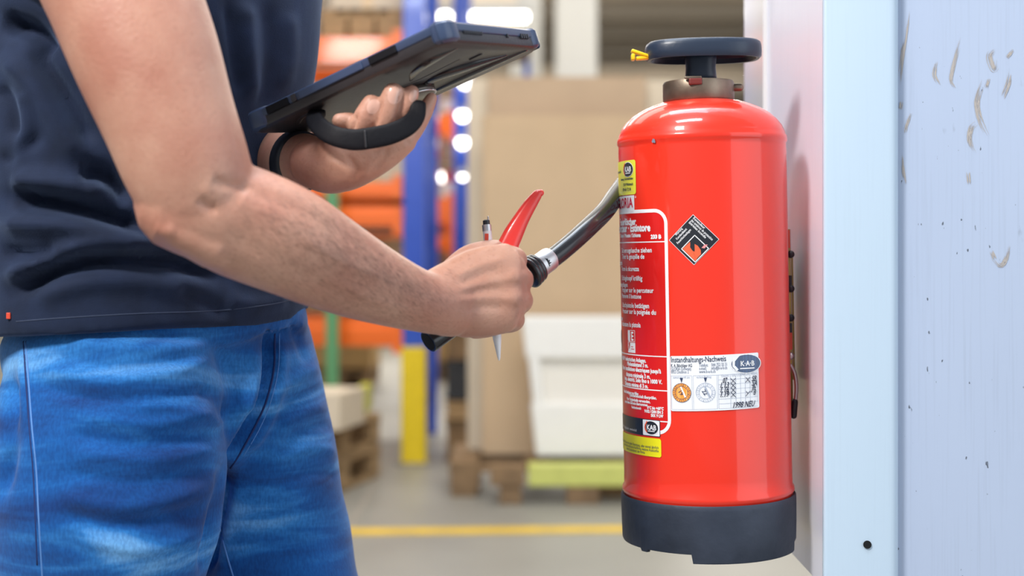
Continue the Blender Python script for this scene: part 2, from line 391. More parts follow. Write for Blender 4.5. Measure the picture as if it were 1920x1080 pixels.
# small goods between the two blue posts (rack B)
lev = [(214, 'top'), (300, 'upper'), (372, 'middle'), (438, 'lower'), (500, 'lowest')]
cols = [M_whitep, M_card, M_redp, M_card2, M_wood, M_org]
words = {M_whitep: 'white', M_card: 'brown', M_redp: 'red', M_card2: 'beige', M_wood: 'tan', M_org: 'orange'}
for i, (py, ln) in enumerate(lev):
    z = 9.45; shelf(560, 849, py, z, f'{ln} shelf boards between the two blue posts')
    ii = 0
    for px in (812, 838):
        m = [[M_card, M_whitep], [M_org, M_card2], [M_card, M_whitep], [M_card2, M_redp], [M_wood, M_card]][i][ii]
        h = (.11, .14, .12, .1, .13)[i]-.02*ii
        b0 = zat(py, z)+.011
        carton(xw(px, z), z+.12, b0, .088, .2, h, f'small {words[m]} packet on the {ln} shelf, {"left" if ii==0 else "right"} one', m, tape=False, name='packet')
        m2 = cols[(i*2+ii*3+1) % 6]
        carton(xw(px, z)+.004, z+.14, b0+h+.005, .07, .18, .07, f'small {words[m2]} packet lying on the {words[m]} one, {ln} shelf', m2, tape=False, name='packet')
        ii += 1
# pale board behind the tablet, far
tag(bx('board_stack', (xw(880, 12.5), 12.5, 3.1), (.85, .4, .55), M_card2, bev=.01), 'pale boards high on the far rack above the tablet', 'boards')
tag(bx('rack_deck', (xw(880, 12.5), 12.5, 2.80), (1.1, .9, .05), M_wood2, bev=.01), 'wooden deck carrying the pale boards high on the far rack', 'shelf')
for s in (-1, 1):
    tag(bx('rack_post', (xw(880, 12.5)+s*.52, 12.7, 1.38), (.06, .06, 2.78), M_blue, bev=.005), 'far blue post carrying the high deck, '+('left' if s < 0 else 'right'), 'post')

# ------------------------------------------------------------------ painted steel wall on the right
def scuffed(name, base, r, marks):
    m = bpy.data.materials.new(name); m.use_nodes = True; nt = m.node_tree; N = nt.nodes.new; L = nt.links.new
    b = nt.nodes['Principled BSDF']; b.inputs['Roughness'].default_value = r
    tc = N('ShaderNodeTexCoord'); col = None
    def noise_n(scale, st, det=3):
        mp = N('ShaderNodeMapping'); mp.inputs['Scale'].default_value = st; L(tc.outputs['Object'], mp.inputs[0])
        n = N('ShaderNodeTexNoise'); n.inputs['Scale'].default_value = scale; n.inputs['Detail'].default_value = det; L(mp.outputs[0], n.inputs[0]); return n
    def layer(prev, fac, c):
        mx = N('ShaderNodeMixRGB'); L(fac, mx.inputs[0])
        if isinstance(prev, tuple): mx.inputs[1].default_value = (*prev, 1)
        else: L(prev, mx.inputs[1])
        mx.inputs[2].default_value = (*c, 1); return mx.outputs[0]
    def thresh(n, a, bb, amp=1.):
        r_ = N('ShaderNodeMapRange'); r_.inputs[1].default_value = a; r_.inputs[2].default_value = bb; r_.inputs[4].default_value = amp; r_.clamp = True; L(n.outputs[0], r_.inputs[0]); return r_.outputs[0]
    col = layer(base, thresh(noise_n(7, (1, 1, .35)), .35, .75, .35 if marks else .15), tuple(x*.88 for x in base))
    col = layer(col, thresh(noise_n(60, (6, 1, .12), 4), .52, .75, .32 if marks else .12), tuple(x*.78 for x in base))
    if marks:
        sp = noise_n(150, (1, 1, .55), 2); col = layer(col, thresh(sp, .735, .77, .8), (.03, .035, .05))
        col = layer(col, thresh(noise_n(34, (1.3, 1, .5), 5), .72, .78, .4), (.2, .22, .28))
    L(col, b.inputs['Base Color'])
    bp = N('ShaderNodeBump'); bp.inputs['Strength'].default_value = .06; bp.inputs['Distance'].default_value = .001
    L(noise_n(120, (3, 1, .3)).outputs[0], bp.inputs['Height']); L(bp.outputs[0], b.inputs['Normal'])
    return m
M_wall = scuffed('scuffed_pale_blue_paint', (.46, .54, .70), .42, True)
M_trim = scuffed('pale_blue_sheet_metal', (.54, .67, .80), .33, False)
M_side = scuffed('lavender_gloss_paint_lit', (.74, .75, .86), .22, False)  # side colour lightened to carry the light from the left hall
WX = .318; YF = 1.413; ZB = EYE-.345; ZT = 2.6
def extrude_profile(name, pts, z0, z1, m, parent=None, smooth=False):
    bm = bmesh.new(); a = [bm.verts.new((x, y, z0)) for x, y in pts]; b = [bm.verts.new((x, y, z1)) for x, y in pts]; n = len(pts)
    for i in range(n): bm.faces.new((a[i], a[(i+1) % n], b[(i+1) % n], b[i]))
    bm.faces.new(a); bm.faces.new(b); return obj(name, bm, m, parent, smooth)
fx = xw(1690, YF)
arc = [(fx-.014+.014*math.sin(t), YF+.014-.014*math.cos(t)) for t in [math.pi/2*k/8 for k in range(9)]]
near = [(WX+.003-.003*math.cos(t), YF+.003-.003*math.sin(t)) for t in [math.pi/2*k/4 for k in range(5)]]
prof = near+arc+[(fx, YF+.03), (WX+.02, YF+.03), (WX+.02, YF+.008), (WX, YF+.008)]
tr = tag(extrude_profile('trim_1', near+arc+[(fx, YF+.035), (WX+.004, YF+.035)], ZB, ZT, M_trim), kind='structure')
for p in tr.data.polygons: p.use_smooth = abs(p.normal.z) < .5
try:
    md = tr.modifiers.new('s', 'EDGE_SPLIT'); md.split_angle = math.radians(35)
except Exception: pass
h = P(1626, 1021, YF)
bm = bmesh.new(); bmesh.ops.create_cone(bm, cap_ends=True, segments=24, radius1=.0041, radius2=.0041, depth=.002)
bmesh.ops.rotate(bm, matrix=Matrix.Rotation(math.pi/2, 3, 'X'), verts=bm.verts, cent=(0, 0, 0)); bmesh.ops.translate(bm, vec=(h.x, YF-.0004, h.z), verts=bm.verts)
o = obj('screw_hole', bm, mat('hole_black', (.003, .003, .004), .9), tr); tag(o, 'small round black hole')
tag(extrude_profile('wall_side', [(WX+.001, YF+.012), (WX+.001, 1.745), (WX+.02, 1.745), (WX+.02, YF+.035), (WX+.01, YF+.035)], ZB, ZT, M_side), kind='structure')
e2 = [(WX-.004+.012-.012*math.cos(t), 1.875+.012*math.sin(t)) for t in [math.pi/2*k/5 for k in range(6)]]
tag(extrude_profile('trim_2', [(WX-.004, 1.735)]+e2+[(WX+.03, 1.887), (WX+.03, 1.735)], ZB, ZT, mat('grey_gloss_edge', (.68, .67, .65), .16, coat=.4)), kind='structure')
tag(extrude_profile('wall_right', [(fx-.01, YF+.016), (1.5, YF+.016), (1.5, 1.88), (WX+.03, 1.88), (WX+.03, YF+.035), (fx-.01, YF+.035)], ZB, ZT, M_wall), kind='structure')
tag(extrude_profile('wall_base', [(.56, 1.5), (1.45, 1.5), (1.45, 1.86), (.56, 1.86)], 0, ZB, M_dark), kind='structure')
# brown scuffs on the panel: thin dried marks following curves
M_scuff = mat('brown_scuff', (.46, .42, .39), .7)
def scuff(paths, parent, name='scuff_mark'):
    rr = random.Random(5)
    for pts, w in paths:
        q = catmull([(p[0], p[1]) for p in pts], 8); bm = bmesh.new(); n = len(q)
        for s in range(11):
            off = rr.uniform(-w, w)*.8; a0 = rr.randint(0, n//3); a1 = rr.randint(2*n//3, n-1); prev = None
            for i in range(a0, a1+1):
                t = q[min(i+1, n-1)]-q[max(i-1, 0)]; t = t/(np.hypot(*t)+1e-9); nx = np.array((-t[1], t[0])); c = q[i]+nx*(off+rr.uniform(-.25, .25))
                hw = .8*math.sin(math.pi*(i-a0+.5)/(a1-a0+1))*rr.uniform(.4, 1)
                pa, pb = c-nx*hw, c+nx*hw; yy = YF+.0156-s*.00001
                va = bm.verts.new(P(pa[0], pa[1], yy)); vb = bm.verts.new(P(pb[0], pb[1], yy))
                if prev: bm.faces.new((prev[0], va, vb, prev[1]))
                prev = (va, vb)
        obj(name, bm, M_scuff, parent)
wr = bpy.data.objects['wall_right']
scuff([([(1704, 20), (1700, 60), (1693, 110), (1688, 160)], 3), ([(1697, 75), (1692, 100), (1686, 150)], 3), ([(1757, 115), (1752, 140), (1762, 160)], 4), ([(1803, 70), (1789, 120), (1784, 150), (1793, 165)], 5),
       ([(1868, 90), (1855, 105), (1864, 130), (1870, 110)], 7), ([(1900, 92), (1888, 108)], 4), ([(1895, 135), (1890, 160), (1880, 185)], 7), ([(1845, 150), (1832, 190), (1838, 225), (1852, 255)], 6),
       ([(1832, 228), (1820, 240), (1817, 265), (1829, 292)], 7), ([(1855, 145), (1850, 165)], 3), ([(1708, 212), (1700, 235), (1697, 250)], 3), ([(1692, 290), (1694, 320), (1698, 345)], 3),
       ([(1815, 322), (1817, 345)], 4), ([(1892, 460), (1886, 485), (1875, 498), (1858, 480)], 5), ([(1860, 470), (1866, 485)], 6), ([(1690, 190), (1688, 205)], 4)], wr)
# ------------------------------------------------------------------ fire extinguisher
M_red = mat('red_gloss_enamel', (.86, .034, .014), .34, coat=.7, spec=.3)
M_redd = mat('red_print', (.70, .012, .010), .35, coat=.6, spec=.3)
M_boot = mat('dusty_black_rubber', (.016, .022, .036), .55, c2=(.046, .058, .088), nscale=11, bump=.25, bscale=110, spec=.35)
M_hand = mat('dark_blue_grey_plastic', (.022, .034, .060), .34, bump=.08, bscale=200)
M_brass = mat('tarnished_brass', (.30, .24, .18), .42, metal=.75, c2=(.16, .12, .09), nscale=28, bump=.15, bscale=60)
M_steel = mat('steel', (.62, .62, .63), .42, metal=1., bump=.1, bscale=80)
M_pin = mat('yellow_plastic', (.95, .62, .01), .35)
M_rub = mat('black_hose_rubber', (.018, .020, .024), .27, coat=.25)
M_wht = mat('white_sticker', (.86, .88, .92), .35, coat=.3)
M_prw = mat('white_print', (.88, .88, .90), .4)
M_lyel = mat('yellow_sticker', (.90, .86, .06), .35, coat=.3)
M_lyel2 = mat('bright_yellow_sticker', (.90, .82, .01), .35, coat=.3)
M_blk = mat('black_sticker', (.016, .019, .026), .35, coat=.3)
M_ink = mat('dark_ink', (.03, .05, .12), .5)
M_grey = mat('grey_ink', (.40, .45, .56), .5)
M_ored = mat('orange_sticker', (.95, .36, .06), .4)
M_glr = mat('red_letter', (.62, .01, .05), .4)
M_oreda = mat('orange_red_print', (.92, .13, .05), .4)
M_bras = mat('gold_bracket_metal', (.42, .30, .10), .35, metal=.9, bump=.1)
EY = 1.5; EX = xw(1319, 1.5); SC = F/1.5; R0 = 156/SC
root = empty('fire_extinguisher', (EX, EY, EYE), 'red fire extinguisher with black base hanging on the pale blue wall', 'fire extinguisher', rot=(0, math.radians(-1.05), 0))
bpy.context.view_layer.update()
MW = Matrix.Translation((EX, EY, EYE)) @ Matrix.Rotation(math.radians(-1.05), 4, 'Y'); MI = MW.inverted()
def lz(py): return (HY-py)/SC
prof = [(.0, 190), (55, 189), (64, 191), (76, 193), (96, 200), (112, 207), (128, 217), (140, 228), (149, 240), (154.2, 252), (155, 257), (157.4, 260), (158, 265), (157.4, 270), (155.6, 273), (156, 280), (156, 500), (156, 880), (156.3, 903), (159.5, 909), (160, 914), (157, 919), (156, 924), (156, 950), (150, 966), (0, 966)]
bm = bmesh.new(); lathe(bm, [(r/SC, lz(y)) for r, y in prof if r > 0], 160)
body = obj('cylinder_body', bm, M_red, root, True)
cap_p = [(r, y) for r, y in prof]
# shallow nicks of bare metal
def hit(px, py, R=R0):
    o = MI @ Vector((0, 0, EYE)); d = (MI.to_3x3() @ (P(px, py, 1)-Vector((0, 0, EYE)))).normalized()
    a = d.x**2+d.y**2; b = 2*(o.x*d.x+o.y*d.y); c = o.x**2+o.y**2-R*R; D = b*b-4*a*c
    if D < 0: D = 0
    t = (-b-math.sqrt(D))/(2*a); p = o+d*t
    return math.atan2(p.x, -p.y)*R, p.z
def cyl(s, h, lift=0.): 
    a = s/R0; return Vector(((R0+lift)*math.sin(a), -(R0+lift)*math.cos(a), h))
def cyl_shape(name, cols, m, lift, parent):   # cols: list of (s, h_low, h_high)
    bm = bmesh.new(); prev = None
    for s, a, b in cols:
        v = (bm.verts.new(cyl(s, a, lift)), bm.verts.new(cyl(s, b, lift)))
        if prev: bm.faces.new((prev[0], v[0], v[1], prev[1]))
        prev = v
    o = obj(name, bm, m, parent, True, recalc=False); return o
def rrect(name, s0, s1, h0, h1, m, lift, parent, rad=.003, step=.002, shear=0.):
    cols = []; n = max(4, int((s1-s0)/step)); xs = [s0+(s1-s0)*i/n for i in range(n+1)]
    if rad: xs = sorted(set(xs+[s0+rad*(1-math.cos(t)) for t in (0, .4, .8, 1.2)]+[s1-rad*(1-math.cos(t)) for t in (0, .4, .8, 1.2)]))
    for x in xs:
        e = min(x-s0, s1-x); k = 0
        if rad and e < rad: k = rad-math.sqrt(max(0, rad*rad-(rad-e)**2))
        sh = shear*(x-s0)
        cols.append((x, h0+k+sh, h1-k+sh))
    return cyl_shape(name, cols, m, lift, parent)
def poly_shape(name, pts, m, lift, parent, n=24):
    """convex outline in (s,h) sliced into columns"""
    s0 = min(p[0] for p in pts); s1 = max(p[0] for p in pts); cols = []
    ev = sorted(set([s0+(s1-s0)*i/n for i in range(n+1)]+[p[0] for p in pts]))
    for x in ev:
        hs = []
        for i in range(len(pts)):
            a, b = pts[i], pts[(i+1) % len(pts)]
            if min(a[0], b[0])-1e-9 <= x <= max(a[0], b[0])+1e-9:
                if abs(a[0]-b[0]) < 1e-9: hs += [a[1], b[1]]
                else: hs.append(a[1]+(b[1]-a[1])*(x-a[0])/(b[0]-a[0]))
        cols.append((x, min(hs), max(hs)))
    return cyl_shape(name, cols, m, lift, parent)
def ribbon(bm, pts, w, lift, closed=False, step=.0015):
    q = [np.array(p, float) for p in pts]
    if closed: q.append(q[0])
    d = [q[0]]
    for a, b in zip(q, q[1:]):
        n = max(1, int(np.hypot(*(b-a))/step))
        for k in range(1, n+1): d.append(a+(b-a)*k/n)
    prev = None; first = None; n = len(d)
    for i in range(n):
        ta = d[min(i+1, n-1)]-d[max(i-1, 0)]
        if closed and i in (0, n-1): ta = d[1]-d[-2]
        ta = ta/(np.hypot(*ta)+1e-12); nx = np.array((-ta[1], ta[0]))*w/2
        v = (bm.verts.new(cyl(*(d[i]-nx), lift)), bm.verts.new(cyl(*(d[i]+nx), lift)))
        if prev: bm.faces.new((prev[0], v[0], v[1], prev[1]))
        prev = v
def rib(name, lines, w, m, lift, parent):
    bm = bmesh.new()
    for l in lines: ribbon(bm, l, w, lift)
    return obj(name, bm, m, parent, True, recalc=False)
def text_mesh(t, size, align='LEFT', bold=0., sx=1., shear=0.):
    c = bpy.data.curves.new('t', 'FONT'); c.body = t; c.size = size; c.align_x = align; c.shear = shear; c.resolution_u = 2
    o = bpy.data.objects.new('t', c); COL.objects.link(o); dg = bpy.context.evaluated_depsgraph_get()
    me = bpy.data.meshes.new_from_object(o.evaluated_get(dg)); bpy.data.objects.remove(o); bpy.data.curves.remove(c)
    if bold > 0:
        bm = bmesh.new(); bm.from_mesh(me); g0_ = list(bm.verts)+list(bm.edges)+list(bm.faces)
        for dx, dy in ((bold, 0), (-bold, 0), (0, bold), (0, -bold)):
            r_ = bmesh.ops.duplicate(bm, geom=g0_); bmesh.ops.translate(bm, vec=(dx, dy, 0), verts=[v for v in r_['geom'] if isinstance(v, bmesh.types.BMVert)])
        bm.to_mesh(me); bm.free()
    for v in me.vertices: v.co.x *= sx
    return me
def ctext(name, t, s, h, size, m, parent, lift=.0006, align='LEFT', bold=0., sx=.9, rot=0., shear=0., smin=None, fit=None):
    me = text_mesh(t, size, align, bold, sx, shear)
    if fit:
        xs = [v.co.x for v in me.vertices]; k = fit/(max(xs)-min(xs))
        for v in me.vertices: v.co.x *= k
    c, sn = math.cos(rot), math.sin(rot)
    if smin is not None:
        bm = bmesh.new(); bm.from_mesh(me)
        bmesh.ops.delete(bm, geom=[v for v in bm.verts if s+v.co.x < smin], context='VERTS'); bm.to_mesh(me); bm.free()
    for v in me.vertices:
        x, y = v.co.x, v.co.y; v.co = cyl(s+x*c-y*sn, h+x*sn+y*c, lift)
    return link_mesh(name, me, m, parent)
def pt(name, t, px, py, cap, m, parent, align='LEFT', **k):
    s, h = hit(px, py); k.setdefault('bold', 0)
    return ctext(name, t, s, h, cap/SC/.69, m, parent, align=align, **k)
# instruction panel
lab = empty('instruction_label', (0, 0, 0)); lab.parent = root; lab['label'] = 'printed red instruction panel with white frame and white lettering'
st, ht = hit(1252, 394); sb, hb = hit(1262, 813); sr = hit(1252, 600)[0]; r = .0135; sl = sr-.15
rrect('panel_print', sl, sr-.001, hb, ht-.002, M_redd, .00012, lab, rad=.011)
arc1 = [(sr-r+r*math.sin(t), ht-r+r*math.cos(t)) for t in [math.pi/2*k/8 for k in range(9)]]
arc2 = [(sr-r+r*math.cos(t), hb+r-r*math.sin(t)) for t in [math.pi/2*k/8 for k in range(9)]]
arc3 = [(sl+r-r*math.sin(t), hb+r-r*math.cos(t)) for t in [math.pi/2*k/8 for k in range(9)]]
arc4 = [(sl+r-r*math.cos(t), ht-r+r*math.sin(t)) for t in [math.pi/2*k/8 for k in range(9)]]
rib('white_frame', [arc1+arc2+arc3+arc4+[arc1[0]]], .0036, M_prw, .0003, lab)
for y, dy in ((456, -3), (668, 1), (730, 3), (787, 4)): rib('white_rule', [[(sl, hit(1250, y+dy)[1]), (sr, hit(1250, y+dy)[1])]], .0011, M_prw, .0003, lab)
B = .00022
for t, px, py, cap, bd, sx in (
    ('Feuerlöscher', 1193, 421, 12, B*2.2, .78), ('Extincteur · Estintore', 1220, 433, 13, B*2.5, .80), ('Schaum / Mousse / Schiuma', 1202, 444, 6.5, B*1.6, .8), ('233 B', 1240, 447, 6.5, B*2, 1.0),
    ('Sicherungslasche ziehen', 1223, 473, 8.5, B, .86), ('Tirer la goupille de', 1209, 485, 8.5, B, .86), ('sécurité', 1168, 497, 8.5, B, .86), ('Tirare la sicurezza', 1199, 508, 8, B, .86),
    ('Schlagknopf kräftig', 1205, 526, 8.5, B, .86), ('einschlagen', 1178, 538, 8, B, .86), ('Frapper sur le percuteur', 1226, 549, 8.5, B, .86), ('Premere il bottone', 1203, 560, 8, B, .86),
    ('Löschpistole betätigen', 1218, 578, 8.5, B, .86), ('Presser sur la poignée du', 1231, 590, 8.5, B, .88), ('pistolet', 1169, 601, 8, B, .86), ('Azionare la pistola', 1202, 614, 8.5, B, .86),
    ('Nur bis 1000 V elektrischen Anlagen.', 1212, 680, 7, B*1.4, .8), ('Mindestabstand 3 m.', 1216, 689, 7, B*1.4, .8), ("Pour installations électriques jusqu'à", 1240, 700, 7.2, B*1.4, .82), ('distance minimale 3 m.', 1220, 710, 7.2, B*1.4, .82),
    ('Imp. elettrici. Solo fino a 1000 V.', 1242, 720, 7.2, B*1.4, .82), ('Distanza minima di 3 m.', 1216, 728, 7, B*1.4, .82),
    ('Nach Betätigung neu füllen', 1198, 741, 5, B, .8), ('Löschbereitschaft überprüfen.', 1232, 749, 5.2, B, .85), ('Nur Originalteile verwenden,', 1220, 756, 5.2, B, .85), ('sonst keine Garantie übernommen.', 1216, 762, 5, B, .8),
    ('0°C bis +60°C', 1245, 769, 5, B*1.2, .85), ('9102 / DIN EN 3', 1244, 776, 5, B*1.2, .85), ('SKK 9 LW', 1244, 783, 5, B*1.2, .85), ('Funktionsbereich', 1203, 768, 4.5, B, .7)):
    pt('lettering', t, px, py, cap, M_prw, lab, align='RIGHT', bold=bd*1.15, sx=sx)
# pictograms
for px, ch in ((1191, 'E'), (1166, 'B')):
    s1, h1 = hit(px, 620); h0 = hit(px, 662)[1]; w = .016; w2 = .5
    rrect('pictogram', s1-w, s1, h0, h1, M_prw, .0003, lab, rad=0)
    rrect('pictogram_box', s1-w*.62, s1, (h0+h1)/2-.001, h1+.0005, M_redd, .0005, lab, rad=0)
    rib('pictogram_frame', [[(s1-w*.62, (h0+h1)/2), (s1-w*.62, h1), (s1, h1), (s1, (h0+h1)/2), (s1-w*.62, (h0+h1)/2)]], .0006, M_prw, .0007, lab)
    ctext('lettering', ch, s1-w*.31, (h0+h1)/2+.0015, .0125, M_prw, lab, .0008, 'CENTER', bold=B*2, sx=.85)
    rib('pictogram_figure', [[(s1-w*.95, h0+.002), (s1-w*.8, h0+.008), (s1-w*.66, h0+.012), (s1-w*.75, h0+.004)], [(s1-w*.8, h0+.008), (s1-w*.9, h0+.013)], [(s1-w*.5, h0+.004), (s1-w*.1, h0+.004)], [(s1-w*.5, h0+.0065), (s1-w*.2, h0+.0065)]], .0007, M_redd, .0007, lab)
def oval_logo(parent, s, h, a, b, m1, txt, size, flame=M_oreda, tcol=M_prw, lift=.0009, sub=True):
    poly_shape('logo_oval_rim', [(s+a*1.06*math.cos(t), h+b*1.08*math.sin(t)) for t in [2*math.pi*k/28 for k in range(28)]], M_prw, lift-.0001, parent)
    poly_shape('logo_oval', [(s+a*math.cos(t), h+b*math.sin(t)) for t in [2*math.pi*k/28 for k in range(28)]], m1, lift, parent)
    ctext('logo_lettering', txt, s+a*.06, h-size*.30, size, tcol, parent, lift+.0002, 'CENTER', bold=size*.035, sx=.92)
    rib('logo_swoosh', [[(s-a*.55, h+b*.95), (s-a*.85, h+b*.35), (s-a*.86, h-b*.2), (s-a*.6, h-b*.7)]], a*.16, flame, lift+.0002, parent)
    if sub: rib('logo_underline', [[(s-a*.45, h-b*.52), (s+a*.55, h-b*.52)]], b*.13, tcol, lift+.0002, parent)
# yellow service label (upper left)
yl = empty('yellow_service_label', (0, 0, 0)); yl.parent = root; yl['label'] = 'yellow service sticker with oval logo'
s1, h1 = hit(1192, 299); h0 = hit(1193, 364)[1]
rrect('sticker', s1-.06, s1, h0, h1, M_lyel, .0005, yl, rad=.003)
s, h = hit(1178, 318); oval_logo(yl, s, h, .0105, .0074, M_blk, 'KAB', .0078)
for t, py, c in (('Ihr Service für', 324, 5), ('Beratung · Servicetechniker', 336, 4), ('3114 Wichtrach', 347, 5), ('079 651 72 50', 357, 5)):
    pt('lettering', t, 1166 if py == 324 else 1188-(4 if py > 350 else 0), py, c, M_ink, yl, align='RIGHT', lift=.0008, bold=B*.6, sx=.8)
rib('dotted_rule', [[(s1-.004-k*.0022, h0+.0035), (s1-.0048-k*.0022, h0+.0035)] for k in range(14)], .0005, M_grey, .0008, yl)
gl = empty('brand_label', (0, 0, 0)); gl.parent = root; gl['label'] = 'white brand plate with red capitals'
s1, h1 = hit(1189.5, 366); h0 = hit(1189.5, 396)[1]
rrect('sticker', s1-.075, s1, h0, h1, M_wht, .0004, gl, rad=0)
ctext('lettering', 'GLORIA', s1-.0025, h0+.0042, .0150, M_glr, gl, .0007, 'RIGHT', bold=B*1.6, sx=.82)
ctext('registered_mark', 'o', s1+.0012, h1-.003, .0045, M_prw, gl, .0005, sx=1)
# black strip and yellow strip at the bottom
bl = empty('black_service_strip', (0, 0, 0)); bl.parent = root; bl['label'] = 'black sticker with white logo box'
s1, h1 = hit(1238, 788); h0 = hit(1237, 819)[1]
rrect('sticker', s1-.085, s1, h0-.0003, h1, M_blk, .0005, bl, rad=.001); rrect('logo_box', s1-.0235, s1-.0006, h0+.0004, h1-.0007, M_wht, .0007, bl, rad=.0008)
oval_logo(bl, s1-.0115, (h0+h1)/2, .0093, .0068, M_blk, 'KAB', .0075, lift=.001)
pt('lettering', 'info@k-a-b.ch   www.k-a-b.ch', 1195, 809, 4.6, M_prw, bl, align='RIGHT', lift=.0008, sx=.7); pt('lettering', 'Telefon', 1172, 800, 4, M_prw, bl, align='RIGHT', lift=.0008, sx=.7)
yb = empty('yellow_warning_strip', (0, 0, 0)); yb.parent = root; yb['label'] = 'yellow strip with fine black print'
s1, h1 = hit(1240, 823); h0 = hit(1240, 858)[1]
rrect('sticker', s1-.088, s1, h0, h1, M_lyel2, .0006, yb, rad=.0025)
for t, py in (('Wartung und Prüfung nach jeder Benutzung, oder einmal jährlich', 841), ('durch eine anerkannte Fachfirma, weitere Auskünfte', 847), ('beim Kundendienst der Firma', 853)):
    s, h = hit(1236, py+1); me = ctext('lettering', t, s1-.003 if py < 850 else s1-.022, h, .0042, M_ink, yb, .0009, 'RIGHT', sx=.75)
# diamond sticker
dm = empty('diamond_sticker', (0, 0, 0)); dm.parent = root; dm['label'] = 'black diamond sticker with white lines and a red flame emblem'
cs, ch_ = hit(1300.5, 449.5); hd = (hit(1300, 403)[1]-hit(1302, 496)[1])/2
def dia(q, c=(0, 0)): return [(cs+c[0]+q, ch_+c[1]), (cs+c[0], ch_+c[1]+q), (cs+c[0]-q, ch_+c[1]), (cs+c[0], ch_+c[1]-q)]
poly_shape('sticker_edge', dia(hd*1.02), M_wht, .0004, dm); poly_shape('sticker', dia(hd*.995), M_blk, .0005, dm)
q = hd*.54; cc = (hd*.05, -hd*.36)
rib('emblem_frame', [dia(q, cc)+[dia(q, cc)[0]]], .0009, M_prw, .0009, dm)
c0, c1 = cs+cc[0], ch_+cc[1]
poly_shape('emblem_flame', [(c0-q*.93, c1), (c0-q*.35, c1+q*.52), (c0-q*.36, c1+q*.1), (c0-q*.1, c1-q*.25), (c0+q*.1, c1-q*.8), (c0, c1-q*.93)], M_oreda, .0007, dm)
poly_shape('emblem_hand', [(c0-q*.02, c1+q*.35), (c0+q*.22, c1+q*.2), (c0+q*.42, c1-q*.1), (c0+q*.44, c1-q*.42), (c0, c1-q*.88), (c0-q*.12, c1-q*.3)], M_oreda, .0007, dm)
poly_shape('emblem_notch', [(c0-q*.30, c1+q*.55), (c0-q*.02, c1+q*.34), (c0-q*.02, c1-q*.22), (c0-q*.22, c1-q*.1), (c0-q*.36, c1+q*.12)], M_blk, .0008, dm)
poly_shape('emblem_drop', [(c0+q*.48, c1+q*.05), (c0+q*.72, c1+q*.3), (c0+q*.95, c1+q*.28), (c0+q*.7, c1+q*.0)], mat('pink_print', (.8, .3, .3), .4), .0011, dm)
for k, (t, l) in enumerate((('Revendeur', 0), ('des systèmes de protection', 0), ('Entretien incendie', 0))):
    x0 = cs-.0005-k*hd*.085; y0 = ch_+hd*.86-k*hd*.085
    ctext('lettering', t, x0, y0, .0036, M_prw, dm, .0009, rot=-math.pi/4, bold=B*.5, sx=(1, .74, .88)[k])
for k, t in enumerate(('Wartung', 'Kundendienst', 'Feuerlöschanlagen')):
    x0 = cs-hd*(.74-.12*k); y0 = ch_-hd*(-.13+.0+.14*k)+(-.0005)
    ctext('lettering', t, cs-hd*.70+k*hd*.03, ch_+hd*(.17-.17*k), .0034, M_prw, dm, .0009, rot=math.pi/4, bold=B*.5, sx=.8)
# white inspection label
il = empty('inspection_label', (0, 0, 0)); il.parent = root; il['label'] = 'white inspection record with orange round stamp and handwriting'
s0, h0 = hit(1259, 771); s1, h1 = hit(1421, 664); h1 = hit(1330, 668)[1]; h0 = hit(1330, 772)[1]; w = s1-s0; H = h1-h0
ils = .025
def U(u, v): return s0+u*w, h0+v*H+ils*(u*w)
def ish(name, u0, u1, v0, v1, m, lift, rad=0): return rrect(name, s0+u0*w, s0+u1*w, h0+v0*H+ils*u0*w, h0+v1*H+ils*u0*w, m, lift, il, rad, shear=ils)
ish('sticker', 0, 1, 0, 1, M_wht, .0007, .0015)
def ut(t, u, v, size, m=M_ink, **k): s, h = U(u, v); return ctext('lettering', t, s, h, size, m, il, .0010, rot=math.atan(ils), **k)
ut('Instandhaltungs-Nachweis', 0.008, .885, .0082, M_ink, bold=.00006, fit=w*.60)
ut('K. A. Blöchliger AG', 0.008, .80, .0047, M_ink, fit=w*.235, bold=.00003); ut('GLORIA (Schweiz)', 0.008, .742, .0046, M_grey, fit=w*.225, bold=.00004); ut('8953 Dietikon 2', 0.008, .685, .0046, M_grey, fit=w*.20, bold=.00004)
ut('Telefon:    044 752 32 31', .32, .80, .0048, M_grey, fit=w*.30, bold=.00004); ut('e-mail:      info@k-a-b.ch', .32, .742, .0046, M_grey, fit=w*.30, bold=.00004); ut('www.k-a-b.ch', .32, .685, .0046, M_grey, fit=w*.175, bold=.00004)
s, h = U(.845, .815); oval_logo(il, s, h, .0165, .0092, mat('blue_grey_print', (.07, .11, .2), .4), 'K·A·B', .0072, flame=M_wht, lift=.0011)
L_ = lambda u0, v0, u1, v1: [U(u0, v0), U(u1, v1)]
g = [L_(.0, .64, .24, .64), L_(.255, .64, .53, .64), L_(.24, .64, .24, .03), L_(.255, .64, .255, .03), L_(.01, .64, .01, .03), L_(.51, .64, .51, .03), L_(.01, .03, .51, .03)]
for k in range(8): g.append(L_(.525, .64-k*.087, .98, .64-k*.087))
for u in (.525, .655, .715, .77, .825, .885, .98): g.append(L_(u, .64, u, .031 if u in (.525, .655) else .1))
rib('form_lines', g, .00028, M_grey, .0009, il)
ut('zuletzt geprüft am:', .03, .595, .0032, M_grey, fit=w*.19); ut('nächste Prüfung:', .29, .595, .0032, M_grey, fit=w*.16)
for k, (t, u) in enumerate((('Datum', .555), ('GK', .67), ('CO2', .722), ('NF', .785), ('LM', .835), ('Visum', .895))): ut(t, u, .605, .0032, M_grey)
